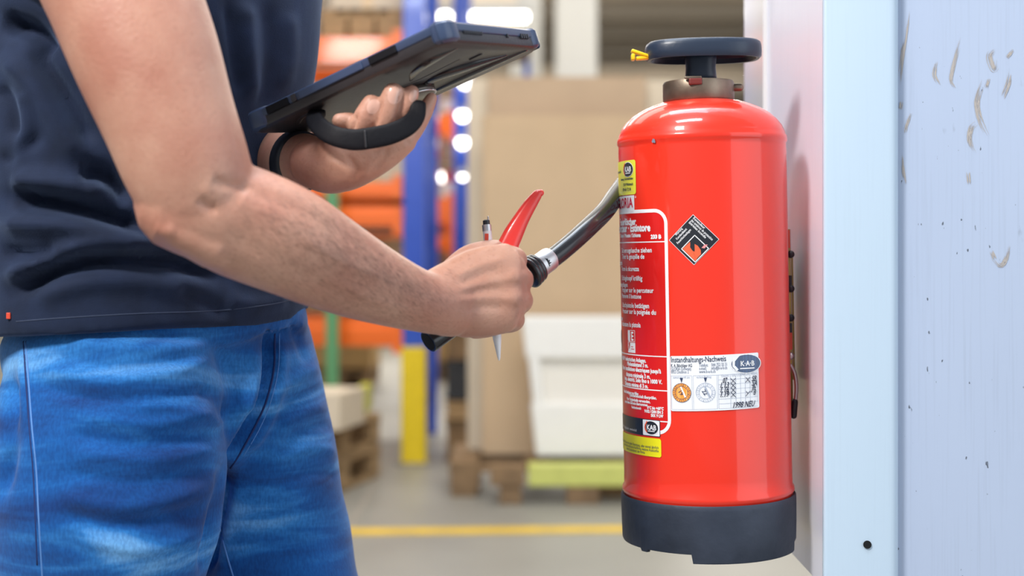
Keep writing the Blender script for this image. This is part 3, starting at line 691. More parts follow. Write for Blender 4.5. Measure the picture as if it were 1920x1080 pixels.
for uc, mm, yr in ((.125, M_ored, '19'), (.385, M_wht, '22')):
    s, h = U(uc, .335); R_ = .0098
    if mm is M_ored: poly_shape('round_stamp', [(s+R_*math.cos(t), h+R_*math.sin(t)) for t in [2*math.pi*k/32 for k in range(32)]], mm, .0010, il)
    ci = lambda rr, n=32: [(s+rr*math.cos(2*math.pi*k/n), h+rr*math.sin(2*math.pi*k/n)) for k in range(n+1)]
    mi = M_ink if mm is M_ored else M_grey
    rib('stamp_ring', [ci(R_*.98), ci(R_*.66)]+[[(s+R_*.66*math.cos(t), h+R_*.66*math.sin(t)), (s+R_*.98*math.cos(t), h+R_*.98*math.sin(t))] for t in [2*math.pi*(k+.5)/12 for k in range(12)]], .0004, mi, .0012, il)
    for k in range(12):
        t = math.pi/2-2*math.pi*k/12; ctext('stamp_number', str(k or 12), s+R_*.82*math.cos(t), h+R_*.82*math.sin(t)-.0008, .0024, mi, il, .0013, 'CENTER')
    ctext('stamp_year', yr, s-R_*.25, h-R_*.1, .0062, M_ink, il, .0013, 'CENTER', rot=-1.0, bold=.00008)
    poly_shape('stamp_window', [(s-R_*.15, h+R_*.6), (s+.0*R_, h+R_*.65), (s+R_*.5, h-R_*.45), (s+R_*.32, h-R_*.5)], M_grey if mm is M_wht else M_wht, .0013, il)
    s, h = U(uc, .55); poly_shape('pointer', [(s-.0016, h+.003), (s+.0016, h+.003), (s, h-.002)], M_ink, .0012, il)
M_pen = mat('blue_black_pen_ink', (.012, .02, .06), .4)
def hw(t, u, v, size, **k): s, h = U(u, v); ctext('handwriting', t, s, h, size, M_pen, il, .0014, shear=.45, bold=.00012, rot=.03, **k)
for i, (t, sig) in enumerate((('07', 'SB'), ('1.13', 'SA'), ('1.16', 'Jh'), ('1.19', 'B'))):
    v = .49-i*.083; hw(t, .565 if i == 0 else .53, v, .0078, fit=w*(.055 if i == 0 else .10)); hw(sig, .9 if i != 3 else .92, v, .0078, fit=w*(.065 if len(sig) > 1 else .035))
    s, h = U(.685, v+.03); x = .0026
    ll = [[(s-x, h-x), (s+x*.3, h+.001), (s+x, h+x)], [(s-x, h+x), (s+x, h-x)]]
    if i in (0, 3):
        s, h = U(.855, v+.03); ll += [[(s-x, h-x), (s+x, h+x)], [(s-x*.8, h+x), (s+(x if i == 0 else 0), h-(x if i == 0 else 0))]]
    rib('handwriting', ll, .0006, M_pen, .0014, il)
hw('1998 NEU', .665, .035, .0082, fit=w*.27)
# base boot
RB = 161.5/SC
a0, a1 = math.atan2(hit(1264, 1030, RB)[0], RB), 0
def boot_h(r_, h_, a):
    # azimuth from the front
    az = math.atan2(math.cos(a), -math.sin(a)); f = 0
    if h_ < lz(1000):
        s_ = RB*math.sin(az)*SC
        if az > 0 and -52 < s_ < 148 or (math.sin(a) < 0 and -52 < s_ < 148): f = -.0092
        if math.sin(a) < 0 and -136 < s_ < -126: f = -.003
        if math.sin(a) > 0 and abs(s_) < 100: f = -.0092
    return h_+f
bm = bmesh.new(); N_ = 360
lathe(bm, [(r_/SC, lz(y)) for r_, y in ((157, 922), (160.5, 920.5), (162, 923), (162.5, 930), (162, 970), (161, 1003), (159.5, 1006.5), (152, 1007), (150, 990), (20, 985))], N_, hfun=boot_h)
boot = obj('rubber_base', bm, M_boot, root)
for p in boot.data.polygons: p.use_smooth = abs(p.normal.z) < .6
boot.modifiers.new('s', 'EDGE_SPLIT').split_angle = math.radians(40)
# collar and valve
CX = -4/SC
bm = bmesh.new(); lathe(bm, [(56/SC, lz(192)), (64.5/SC, lz(191)), (66.5/SC, lz(188)), (66.5/SC, lz(158)), (64.5/SC, lz(154)), (50/SC, lz(152)), (30/SC, lz(151))], 72, c=(CX, 0, 0)); col_ = obj('collar_nut', bm, M_brass, root, True); col_.modifiers.new('s', 'EDGE_SPLIT').split_angle = .6
bm = bmesh.new(); pipe(bm, [(CX+60/SC, -.004, lz(166)), (CX+77/SC, -.004, lz(166))], .0042, 12, 1, 'dome', hint=(0, 0, 1)); obj('collar_stub', bm, M_brass, root, True)
bm = bmesh.new(); box(bm, (CX-14/SC, -.0365, lz(160)), (.014, .006, .007), bev=.0015); tag(obj('collar_notch', bm, mat('dark_red_enamel', (.16, .02, .015), .5), root), 'dark red recessed notch')
bm = bmesh.new(); box(bm, (CX-18/SC, -.037, lz(153)), (.018, .004, .003), bev=.001); obj('collar_lug', bm, M_brass, root)
bm = bmesh.new(); lathe(bm, [(30/SC, lz(153)), (29/SC, lz(140)), (28/SC, lz(128)), (29/SC, lz(112)), (32/SC, lz(92))], 48, c=(CX+5/SC, 0, 0), sy=.7, ex=2.6); obj('handle_stem', bm, M_hand, root, True)
HXc = 6/SC
hp = [(90, 94), (95, 108), (98, 112.5), (104, 113), (107.5, 109), (108.5, 100), (108, 90), (106, 83), (101, 79.5), (92, 78.5), (10, 78), (10, 90), (60, 91), (90, 94)]
bm = bmesh.new(); lathe(bm, [(r_/SC, lz(y)) for r_, y in hp], 96, c=(HXc, 0, 0), sy=.62, ex=2.7)
hd_ = obj('top_handle', bm, M_hand, root, True); hd_.modifiers.new('s', 'EDGE_SPLIT').split_angle = .7
bm = bmesh.new(); lathe(bm, [(.001, lz(93)), (90/SC, lz(94))], 60, c=(HXc, 0, 0), sy=.6, ex=2.7); obj('handle_underside', bm, M_hand, root)
bm = bmesh.new(); lathe(bm, [(91/SC, lz(99)), (91/SC, lz(103.5)), (93/SC, lz(103.5)), (93/SC, lz(99))], 72, c=(HXc, 0, 0), sy=.60, ex=2.7); obj('handle_inner_lip', bm, M_hand, root, True)
bm = bmesh.new(); lathe(bm, [(18/SC, lz(80)), (17/SC, lz(76.5)), (12/SC, lz(75)), (.5/SC, lz(74.5))], 32, c=(CX, 0, 0)); tag(obj('strike_knob', bm, M_red, root, True), 'red round strike knob')
bm = bmesh.new(); x0 = HXc-104/SC
box(bm, (x0-.0085, -.008, lz(101)), (.021, .012, .0035), R=Matrix.Rotation(math.radians(20), 3, 'Y'), bev=.0014)
box(bm, (x0-.0065, -.008, lz(109)), (.014, .010, .004), R=Matrix.Rotation(math.radians(-4), 3, 'Y'), bev=.0014)
box(bm, (x0-.0165, -.008, lz(107)), (.004, .012, .007), bev=.0014)
tag(obj('safety_pin_tab', bm, M_pin, root, True), 'yellow plastic pull tab of the safety pin')
# nicks in the enamel
bm = bmesh.new(); rr = random.Random(3)
def nick(px, py, a, b):
    s, h = hit(px, py, R0*1.006); pts = [(s+a*math.cos(t)*rr.uniform(.6, 1.1), h+b*math.sin(t)*rr.uniform(.6, 1.1)) for t in [2*math.pi*k/9 for k in range(9)]]
    c = bm.verts.new(cyl(s, h, .0016)); v = [bm.verts.new(cyl(*p, .0016)) for p in pts]
    for k in range(9): bm.faces.new((c, v[k], v[(k+1) % 9]))
nick(1227, 264, .0024, .0028); nick(1229, 266, .0010, .0012)
obj('enamel_chip', bm, mat('bare_metal_chip', (.25, .27, .36), .5, metal=.3), root)
# wall bracket
br = empty('wall_bracket', (0, 0, 0)); br.parent = root
bxx = xw(1484, 1.5)-EX
def bl_(name, px, y0, y1, wpx, m, dy=0.02, bev=.0005):
    bm = bmesh.new(); sl_ = (y0+y1)/2; box(bm, ((px-1319-(sl_-HY)*.0183)/SC, dy, lz(sl_)), (wpx/SC, .02, (y1-y0)/SC), bev=bev); return obj(name, bm, m, br)
bl_('bracket_strip', 1487, 432, 770, 9, M_bras, .03)
bl_('bracket_edge', 1492, 432, 690, 3, M_steel, .035)
tag(bl_('red_clip', 1480, 434, 468, 10, M_redp), 'red plastic clip'); tag(bl_('red_clip', 1486, 628, 660, 7, M_redp), 'red plastic clip')
for y in (480, 545, 600, 672): 
    bm = bmesh.new(); bmesh.ops.create_uvsphere(bm, u_segments=12, v_segments=8, radius=.0042); bmesh.ops.translate(bm, vec=((1487-1319-(y-HY)*.0183)/SC, .012, lz(y)), verts=bm.verts); obj('bracket_bolt', bm, M_dark if y != 672 else M_steel, br, True)
for y in (530, 620): bl_('bracket_slot', 1487, y-10, y+14, 5, M_dark, .022)
bm = bmesh.new(); pipe(bm, [((px-1319-(py-HY)*.0183)/SC, .008, lz(py)) for px, py in ((1486, 690), (1493, 705), (1496, 730), (1494, 760), (1491, 775))], .0022, 8, 4, 'dome'); obj('clasp_wire', bm, M_steel, br, True)
bm = bmesh.new(); pipe(bm, [((px-1319-(py-HY)*.0183)/SC, .008, lz(py)) for px, py in ((1493, 758), (1491, 784))], .0036, 10, 1, 'dome'); obj('clasp_tip', bm, M_dark, br, True)
bm = bmesh.new(); box(bm, (.088+.006, .05, lz(600)), (.02, .03, .14), bev=.001); obj('wall_mount', bm, M_bras, br)
# hose and spray gun
def loc(px, py, z): return MI @ P(px, py, z)
hp_ = [(1016, 496, 1.392), (1040, 481, 1.404), (1072, 455, 1.422), (1105, 425, 1.445), (1135, 395, 1.478), (1158, 362, 1.52), (1190, 320, 1.580), (1230, 282, 1.622), (1275, 262, 1.632), (1300, 235, 1.615), (1310, 205, 1.578), (1310, 185, 1.548)]
bm = bmesh.new(); pts = [loc(*p) for p in hp_]
tube(bm, [(*p, 18.5*1.42/F, 18.5*1.42/F) for p in pts], n=24, sub=8, cap='flat'); hose = obj('hose', bm, M_rub, root, True)
bm = bmesh.new(); q = [loc(1000, 507, 1.388), loc(1032, 484, 1.402)]
tube(bm, [(*p, r_, r_) for p, r_ in ((q[0], .0110), (q[0].lerp(q[1], .1), .0122), (q[0].lerp(q[1], .9), .0122), (q[1], .0116))], n=32, sub=1, cap='flat'); fe = obj('crimp_ferrule', bm, M_steel, hose, True); fe.modifiers.new('s', 'EDGE_SPLIT').split_angle = .6
g0, g1 = loc(803, 641, 1.318), loc(1002, 505, 1.388); gd = (g1-g0)
gun = empty('spray_gun', (0, 0, 0)); gun.parent = root
bm = bmesh.new()
tube(bm, [(*(g0+gd*t), r_, r_) for t, r_ in ((0, .0108), (.01, .0113), (.2, .0108), (.32, .0095), (.6, .0100), (.9, .0105), (1.0, .0108))], n=32, sub=1, cap='flat')
o = obj('gun_tube', bm, M_rub, gun, True); o.modifiers.new('s', 'EDGE_SPLIT').split_angle = .8
bm = bmesh.new(); e = gd.normalized(); tube(bm, [(*(g0-e*.0002), .0090, .0090), (*(g0-e*.0004), .0088, .0088)], n=24, sub=1, cap='flat'); tag(obj('nozzle_opening', bm, mat('hole_black', (0, 0, 0)), gun), 'black round mouth of the spray gun')
bm = bmesh.new(); tube(bm, [(*(g0+e*.0002), .0112, .0112), (*(g0-e*.0016), .0118, .0118), (*(g0-e*.0016), .0094, .0094), (*(g0+e*.004), .0092, .0092)], n=32, sub=1, cap='flat'); 
bm.free()
for k, t in enumerate((.955, .985, 1.015)):
    bm = bmesh.new(); p = g0+gd*t; rr_ = .0165-.0008*k
    tube(bm, [(*(p-e*.0030), rr_*.9, rr_*.9), (*(p-e*.0018), rr_, rr_), (*(p+e*.0018), rr_, rr_), (*(p+e*.0030), rr_*.9, rr_*.9)], n=36, sub=2, cap='flat'); obj('gun_ring', bm, M_rub, gun, True)
# red lever
lev_ = [(925, 520, 1.350, 24, .010), (945, 478, 1.353, 21, .0098), (962, 440, 1.356, 18.5, .0095), (978, 410, 1.359, 15, .009), (994, 384, 1.362, 12.5, .0082), (1007, 366, 1.364, 9.5, .0072)]
bm = bmesh.new(); secs = []
for px, py, z, hw_, rb in lev_: v = loc(px, py, z); secs.append((*v, hw_*z/F, rb))
v = loc(1013, 362, 1.3645); secs.append((*v, .0036, .0065))
tube(bm, secs, n=24, sub=6, cap='dome', ex=2.8); lv = obj('squeeze_lever', bm, mat('red_plastic', (.86, .045, .035), .33, coat=.3), gun, True); lv['label'] = 'red curved squeeze lever'
# stylus
p0, p1 = P(936, 676, 1.338), P(911, 407, 1.352); d = p1-p0; Lp = d.length; d.normalize()
pen = empty('stylus_pen', p0, 'white stylus pen held upright in the gripping hand', 'pen')
def penpart(name, a, m, label=None):
    bm = bmesh.new(); tube(bm, [(*(d*t*Lp), r_, r_) for t, r_ in a], n=24, sub=1, cap='flat'); o = obj(name, bm, m, pen, True); o.modifiers.new('s', 'EDGE_SPLIT').split_angle = .6
    if label: o['label'] = label
    return o
M_penw = mat('white_pen_plastic', (.85, .85, .87), .25, coat=.4)
penpart('pen_tip', [(0, .0006), (.02, .0015), (.16, .0043)], M_penw); penpart('pen_barrel', [(.16, .0043), (.90, .0043)], M_penw)
penpart('metal_band', [(.90, .0045), (.945, .0045)], M_steel); penpart('pen_cap_end', [(.945, .0034), (.975, .0034), (.98, .0025)], M_dark)
side = d.cross(Vector((0, 1, 0))).normalized()
bm = bmesh.new(); tube(bm, [(*(d*Lp*.955-side*.0022), .0010, .0024), (*(d*Lp*1.0-side*.0022), .0008, .0018)], n=10, sub=1); obj('pen_clip', bm, M_steel, pen, True)
mm_ = p0+d*Lp*.86; bm = bmesh.new(); box(bm, d*Lp*.86+Vector((-.001, -.0042, 0)), (.0038, .0012, .0065), bev=.0005); tag(obj('red_mark', bm, M_redp, pen), 'small red mark')
# ------------------------------------------------------------------ tablet
M_tabd = mat('dark_tablet_case', (.034, .032, .036), .36, bump=.1, bscale=300)
M_tabb = mat('blue_highlight_bumper', (.045, .070, .14), .36, coat=.2)  # blue highlight along the case edges put into this colour
M_tabk = mat('black_rubber_strap', (.004, .004, .007), .62, bump=.12, bscale=260, spec=.25)
M_bezel = mat('screen_glass', (.01, .012, .018), .08)
rv = Vector((0.00339216, -0.31779313, -0.54156966)); K = .93; LT, WT, TT = .262*K, .186*K, .020*K
TM = Matrix.Translation(Vector((-0.277567*K, 1.43114593*K, EYE+(1.15798202-EYE)*K))) @ Matrix.Rotation(rv.length, 4, rv.normalized())
tab = empty('tablet', (0, 0, 0), 'tablet in a dark rugged case held above the forearm', 'tablet')
tab.matrix_world = TM
def rslab(bm, x0, x1, y0, y1, z0, z1, r, ch=0., n=6):
    def outline(i):
        pts = []
        for cx, cy, a0 in ((x1-r, y1-r, 0), (x0+r, y1-r, 90), (x0+r, y0+r, 180), (x1-r, y0+r, 270)):
            for k in range(n+1):
                a = math.radians(a0+90*k/n); pts.append((cx+(r-i)*math.cos(a), cy+(r-i)*math.sin(a)))
        return pts
    lv = [(ch*1.0, z0), (ch*.25, z0+ch*.45), (0, z0+ch), (0, z1-ch*.6), (ch*.5, z1)] if ch else [(0, z0), (0, z1)]
    R_ = [[bm.verts.new((x, y, z)) for x, y in outline(i)] for i, z in lv]; m = len(R_[0])
    for a, b in zip(R_, R_[1:]):
        for i in range(m): bm.faces.new((a[i], a[(i+1) % m], b[(i+1) % m], b[i]))
    bm.faces.new(R_[0]); bm.faces.new(R_[-1])
def tpart(name, m, args, parent=tab, label=None):
    bm = bmesh.new(); rslab(bm, *args); o = obj(name, bm, m, parent, True); o.modifiers.new('s', 'EDGE_SPLIT').split_angle = .6
    if label: o['label'] = label
    return o
tpart('case_back', M_tabd, (0.001, LT-.001, 0.001, WT-.001, -TT, -.006, .016, .0045))
tpart('bumper_frame', M_tabb, (0, LT, 0, WT, -.0085, 0, .016, .002), label='rim of the case, coloured with its blue highlight')
tpart('screen', M_bezel, (.012, LT-.012, .012, WT-.012, -.001, .0006, .004, 0))
for cx, cy, s in ((LT-.012, .012, .022), (LT-.012, WT-.012, .018), (.012, .012, .020), (.012, WT-.012, .020)):
    x0, x1 = (cx-s/2-(s/2-.012 if cx > .1 else 0), cx+.0135) if cx > .1 else (cx-.0135, cx+s)
    y0, y1 = (cy-.0135, cy+s*.8) if cy < .1 else (cy-s*.8, cy+.012)
    tpart('corner_guard', M_tabb, (x0, x1, y0, y1, -TT*.93, .0015, .014, .004))
# raised bars, grooves and openings of the case
for x0, x1, m, nm in ((.030, .058, M_tabk, 'port_cover'), (.072, .150, M_tabb, 'side_grip'), (.158, .190, M_tabk, 'port_cover'), (.062, .068, M_tabd, 'side_rib')):
    bm = bmesh.new(); box(bm, ((x0+x1)/2, .0004, -.0048), (x1-x0, .0036, .0075), bev=.001); obj(nm, bm, m, tab)
for k in range(9):
    bm = bmesh.new(); box(bm, (LT-.0003, .032+k*.0036, -.009), (.0016, .0016, .003)); obj('speaker_slot', bm, M_dark, tab)
for k in range(4):
    bm = bmesh.new(); box(bm, (LT-.0001, WT-.040+k*.004, -.008), (.0022, .002, .0045)); obj('speaker_slot', bm, M_dark, tab)
bm = bmesh.new(); box(bm, (LT-.0003, WT*.62, -.009), (.0016, .002, .0035)); obj('microphone_hole', bm, M_dark, tab)
bm = bmesh.new(); box(bm, (LT-.03, WT*.52, -TT-.0004), (.014, .003, .0016), bev=.0006); obj('camera_slot', bm, M_dark, tab)
def backrib(pts, r, m=M_tabd, name='back_ridge', fl=.5):
    bm = bmesh.new(); tube(bm, [(x, y, -TT+.0004, rr, rr*fl) for x, y, rr in pts], hint=(0, 0, 1), n=12, sub=5); return obj(name, bm, m, tab, True)
M_tabk2 = mat('satin_black_panel', (.012, .013, .018), .25, coat=.4)
backrib([(.228, .036, .002), (.205, .034, .007), (.175, .046, .006), (.150, .070, .002)], 1, M_tabk2, 'back_inlay')
backrib([(.220, .135, .003), (.190, .108, .010), (.160, .100, .008), (.135, .112, .003)], 1, M_tabk2, 'back_inlay')
backrib([(.235, .150, .003), (.19, .146, .0055), (.14, .146, .005), (.09, .152, .002)], 1, M_tabk2, 'back_inlay')
backrib([(.205, .075, .0016), (.150, .080, .0022), (.120, .070, .0018)], 1)
backrib([(.08, .020, .002), (.05, .024, .003), (.03, .04, .002)], 1)
bm = bmesh.new()
TI = TM.inverted()
def onback(px, py, off=0.):   # point of the case back seen at this pixel
    o = TI @ Vector((0, 0, EYE)); d = TI.to_3x3() @ (P(px, py, 1)-Vector((0, 0, EYE))); t = (-TT-off-o.z)/d.z; return o+d*t
cdisc = onback(772, 172)
lathe(bm, [(.0005, -TT-.0075), (.020, -TT-.0075), (.0228, -TT-.0060), (.0232, -TT+.001)], 40, c=(cdisc.x, cdisc.y, 0)); tag(obj('swivel_disc', bm, mat('bronze_disc', (.12, .10, .085), .3, metal=.5), tab, True), 'round swivel mount of the hand strap')
bm = bmesh.new(); ring = [(cdisc.x+.0228*math.cos(2*math.pi*k/32), cdisc.y+.0228*math.sin(2*math.pi*k/32), -TT-.0062) for k in range(33)]
pipe(bm, ring, .0011, 8, 1, hint=(0, 0, 1)); obj('disc_rim', bm, M_steel, tab, True)
# hand strap: a broad band looping under the hand
ST = [(785, 196, 1.268, 14, .004), (780, 218, 1.262, 17, .004), (764, 236, 1.257, 19, .004), (735, 250, 1.254, 20, .004), (700, 258, 1.252, 20.5, .004), (662, 262, 1.252, 20, .004), (625, 254, 1.256, 19, .004), (600, 238, 1.270, 18, .004), (590, 222, 1.292, 16, .004), (596, 212, 1.315, 15, .004)]
bm = bmesh.new(); tube(bm, px_secs(ST), n=20, sub=6, cap='dome', ex=4.)
stp = obj('hand_strap', bm, M_tabk, tab, True); stp.matrix_parent_inverse = TI; stp['label'] = 'wide black rubber hand strap'
bm = bmesh.new(); tube(bm, px_secs([(684, 246, 1.2475, 2, .001), (686, 275, 1.2475, 2, .001)]), n=8, sub=1); q = obj('strap_seam', bm, M_tabd, stp, True)

# ------------------------------------------------------------------ person
PR = empty('person', (-.38, 1.50, 0), 'man in a navy polo shirt and blue jeans gripping the red-levered spray gun', 'person')
bpy.context.view_layer.update(); PI_ = PR.matrix_world.inverted()
def own(o): o.matrix_parent_inverse = PI_; return o
def skin_mat(name='skin', k=1.):
    m = bpy.data.materials.new(name); m.use_nodes = True; nt = m.node_tree; N = nt.nodes.new; L = nt.links.new; b = nt.nodes['Principled BSDF']
    tc = N('ShaderNodeTexCoord')
    def nz(s, d=3, st=(1, 1, 1)):
        mp = N('ShaderNodeMapping'); mp.inputs['Scale'].default_value = st; L(tc.outputs['Object'], mp.inputs[0])
        n = N('ShaderNodeTexNoise'); n.inputs['Scale'].default_value = s; n.inputs['Detail'].default_value = d; L(mp.outputs[0], n.inputs[0]); return n
    r = N('ShaderNodeValToRGB'); r.color_ramp.elements[0].position = .34; r.color_ramp.elements[1].position = .66
    r.color_ramp.elements[0].color = (.46*k, .20*k, .138*k, 1); r.color_ramp.elements[1].color = (.585*k, .32*k, .228*k, 1); L(nz(16, 4).outputs[0], r.inputs[0])
    r2 = N('ShaderNodeMapRange'); r2.inputs[1].default_value = .58; r2.inputs[2].default_value = .72; r2.inputs[4].default_value = .30; L(nz(260, 3).outputs[0], r2.inputs[0])
    mx = N('ShaderNodeMixRGB'); L(r2.outputs[0], mx.inputs[0]); L(r.outputs[0], mx.inputs[1]); mx.inputs[2].default_value = (.34*k, .14*k, .09*k, 1); L(mx.outputs[0], b.inputs['Base Color'])
    b.inputs['Roughness'].default_value = .46; b.inputs['Subsurface Weight'].default_value = .12; b.inputs['Subsurface Radius'].default_value = (.010, .004, .002); b.inputs['Subsurface Scale'].default_value = 1
    bp = N('ShaderNodeBump'); bp.inputs['Strength'].default_value = .35; bp.inputs['Distance'].default_value = .0012; L(nz(330, 4).outputs[0], bp.inputs['Height']); L(bp.outputs[0], b.inputs['Normal'])
    return m
M_skin = skin_mat()
def T(bm, secs, **k): tube(bm, px_secs(secs), **k)
bm = bmesh.new()
# right arm (near): shoulder to wrist
T(bm, [(120, -360, 1.26, 120, .060), (165, -220, 1.215, 150, .066), (205, -90, 1.185, 152, .064), (237, 5, 1.170, 142, .060), (277, 112, 1.160, 136, .056), (318, 225, 1.155, 124, .051), (350, 310, 1.155, 118, .048), (377, 372, 1.160, 108, .046)], n=40, sub=6, ex=2.1)
T(bm, [(345, 384, 1.160, 92, .044), (395, 396, 1.165, 100, .046), (448, 414, 1.175, 107, .047), (540, 452, 1.190, 103, .045), (632, 500, 1.214, 88, .039), (722, 541, 1.240, 70, .031), (795, 566, 1.266, 58, .0255), (850, 570, 1.290, 62, .024)], n=40, sub=6, ex=2.1)
T(bm, [(318, 412, 1.150, 40, .026), (345, 430, 1.150, 44, .030), (400, 455, 1.160, 50, .034)], n=24, sub=4)   # elbow point

# right hand: fist round the spray gun, back of the hand to the camera
T(bm, [(805, 568, 1.272, 56, .0235), (850, 556, 1.290, 68, .0215), (890, 548, 1.300, 80, .019), (925, 543, 1.305, 84, .0170), (955, 541, 1.308, 80, .0150), (968, 541, 1.312, 62, .012)], n=36, sub=5, ex=2.4)
KN = [((956, 482, 1.312), 27), ((968, 519, 1.304), 27), ((967, 558, 1.303), 27), ((952, 593, 1.309), 26)]
for i, ((kx, ky, kz), kr) in enumerate(KN):
    T(bm, [(830, 530+i*26, 1.290, 24, .011), (895, 505+i*29, 1.298, 24, .011), (kx-10, ky, kz, kr, .0125)], n=18, sub=4)
    w_ = kr*.88
    T(bm, [(kx-4, ky, kz+.002, w_, .0118), (kx+10, ky+4, kz+.016, w_*.95, .0108), (kx+8, ky+10, kz+.044, w_*.9, .0105), (kx-12, ky+14, kz+.060, w_*.86, .010), (kx-40, ky+22, kz+.066, w_*.82, .0095), (kx-62, ky+26, kz+.058, w_*.76, .0088)], n=18, sub=5)
T(bm, [(958, 492, 1.322, 27, .014), (969, 540, 1.320, 26, .015), (957, 592, 1.322, 24, .014)], n=20, sub=5)
T(bm, [(838, 532, 1.300, 34, .018), (880, 494, 1.318, 34, .017), (915, 476, 1.340, 26, .0135), (940, 474, 1.366, 22, .0115), (962, 492, 1.392, 20, .0105), (972, 512, 1.398, 17, .009)], n=20, sub=5)  # thumb base and thumb
T(bm, [(870, 600, 1.300, 34, .018), (915, 604, 1.306, 28, .016), (948, 602, 1.312, 22, .014)], n=20, sub=4)  # heel of the little finger side
# left arm: behind the body, forearm coming forward
T(bm, [(505, -330, 1.58, 78, .055), (520, -180, 1.60, 70, .050), (530, -20, 1.59, 60, .045), (538, 130, 1.575, 52, .040), (535, 260, 1.56, 52, .040)], n=30, sub=5)
T(bm, [(525, 285, 1.56, 58, .042), (535, 300, 1.50, 62, .040), (552, 306, 1.42, 56, .034), (572, 302, 1.362, 46, .027), (600, 305, 1.33, 46, .023)], n=30, sub=5, hint=(0, .3, 1))
# left hand under the strap
T(bm, [(588, 305, 1.330, 48, .024), (622, 312, 1.302, 52, .022), (668, 304, 1.288, 46, .020), (715, 284, 1.285, 38, .018), (752, 262, 1.285, 30, .016)], n=30, sub=5)
T(bm, [(600, 330, 1.318, 26, .018), (645, 334, 1.300, 26, .018), (690, 316, 1.292, 24, .017), (740, 282, 1.288, 20, .015)], n=24, sub=5)
T(bm, [(735, 276, 1.285, 22, .013), (766, 254, 1.287, 20, .012), (787, 226, 1.290, 17, .0105), (802, 198, 1.293, 14.5, .0092), (809, 184, 1.294, 11.5, .0075)], n=20, sub=5)   # thumb, long at the right
# four fingers: leave the far side of the palm, curl over towards the camera, tips under the case
LF = [((645, 232), (655, 223), (668, 220), 17, .009, 1.282), ((676, 246), (684, 222), (697, 195), 23, .0104, 1.271), ((721, 240), (728, 208), (738, 174), 24.5, .0110, 1.267), ((757, 224), (763, 200), (772, 173), 17.5, .0090, 1.271)]
for i, (a, b_, c, r_, rb, z) in enumerate(LF):
    if i == 0: T(bm, [(672, 290, 1.300, r_, rb), (684, 262, 1.296, r_, rb), (676, 236, 1.290, r_, rb), (656, 227, z, r_*.98, rb), (636, 226, z-.004, r_*.84, rb*.9)], n=18, sub=5)
    else: T(bm, [(a[0]-4, a[1]+36, 1.300, r_*.9, rb), (a[0]-1, a[1]+16, z+.014, r_, rb), (*a, z+.006, r_*1.02, rb), (*b_, z+.001, r_, rb), (*c, z-.001, r_*.84, rb*.86)], n=20, sub=5)
# shoulders, neck and head
CX0, CY0 = xw(275, 1.50), 1.50
FW = Vector((.77, -.64, 0)); LA = Vector((.64, .77, 0))   # facing and left-hand directions
def B(f, l, z): v = Vector((CX0, CY0, 0))+FW*f+LA*l; return (v.x, v.y, z)
tube(bm, [(*B(-.02, 0, 1.16), .10, .13), (*B(-.01, 0, 1.30), .11, .15), (*B(-.01, 0, 1.40), .09, .15), (*B(0, 0, 1.46), .065, .075), (*B(.015, 0, 1.52), .057, .06), (*B(.02, 0, 1.57), .055, .06)], hint=tuple(LA), n=32, sub=4)
tube(bm, [(*B(-.01, -.17, 1.39), .052, .052), (*B(-.01, 0, 1.43), .06, .06), (*B(-.01, .17, 1.39), .052, .052)], hint=(0, 0, 1), n=24, sub=5)
tube(bm, [(*B(-.01, -.16, 1.38), .055, .055), (-.335, 1.30, 1.385, .06, .06), (-.375, 1.24, 1.33, .066, .06)], hint=(0, 1, 0), n=24, sub=4)
tube(bm, [(*B(.06, 0, 1.545), .030, .028), (*B(.052, 0, 1.575), .062, .052), (*B(.04, 0, 1.63), .086, .070), (*B(.025, 0, 1.69), .094, .076), (*B(.018, 0, 1.74), .082, .068), (*B(.015, 0, 1.765), .045, .04)], hint=tuple(LA), n=36, sub=4)
tube(bm, [(*B(.118, 0, 1.668), .010, .008), (*B(.133, 0, 1.643), .012, .011), (*B(.138, 0, 1.628), .012, .015)], hint=tuple(LA), n=14, sub=3)  # nose
for s in (-1, 1): tube(bm, [(*B(.02, s*.078, 1.618), .008, .005), (*B(.012, s*.083, 1.645), .018, .007), (*B(.008, s*.082, 1.672), .012, .006)], hint=tuple(LA), n=14, sub=3)
tube(bm, [(*B(.119, -.022, 1.598), .005, .005), (*B(.128, 0, 1.598), .0075, .006), (*B(.119, .022, 1.598), .005, .005)], hint=(0, 0, 1), n=12, sub=3)  # lips
me = remeshed(bm, .0020, smooth=6, fac=.5)
co, no = np_get(me)
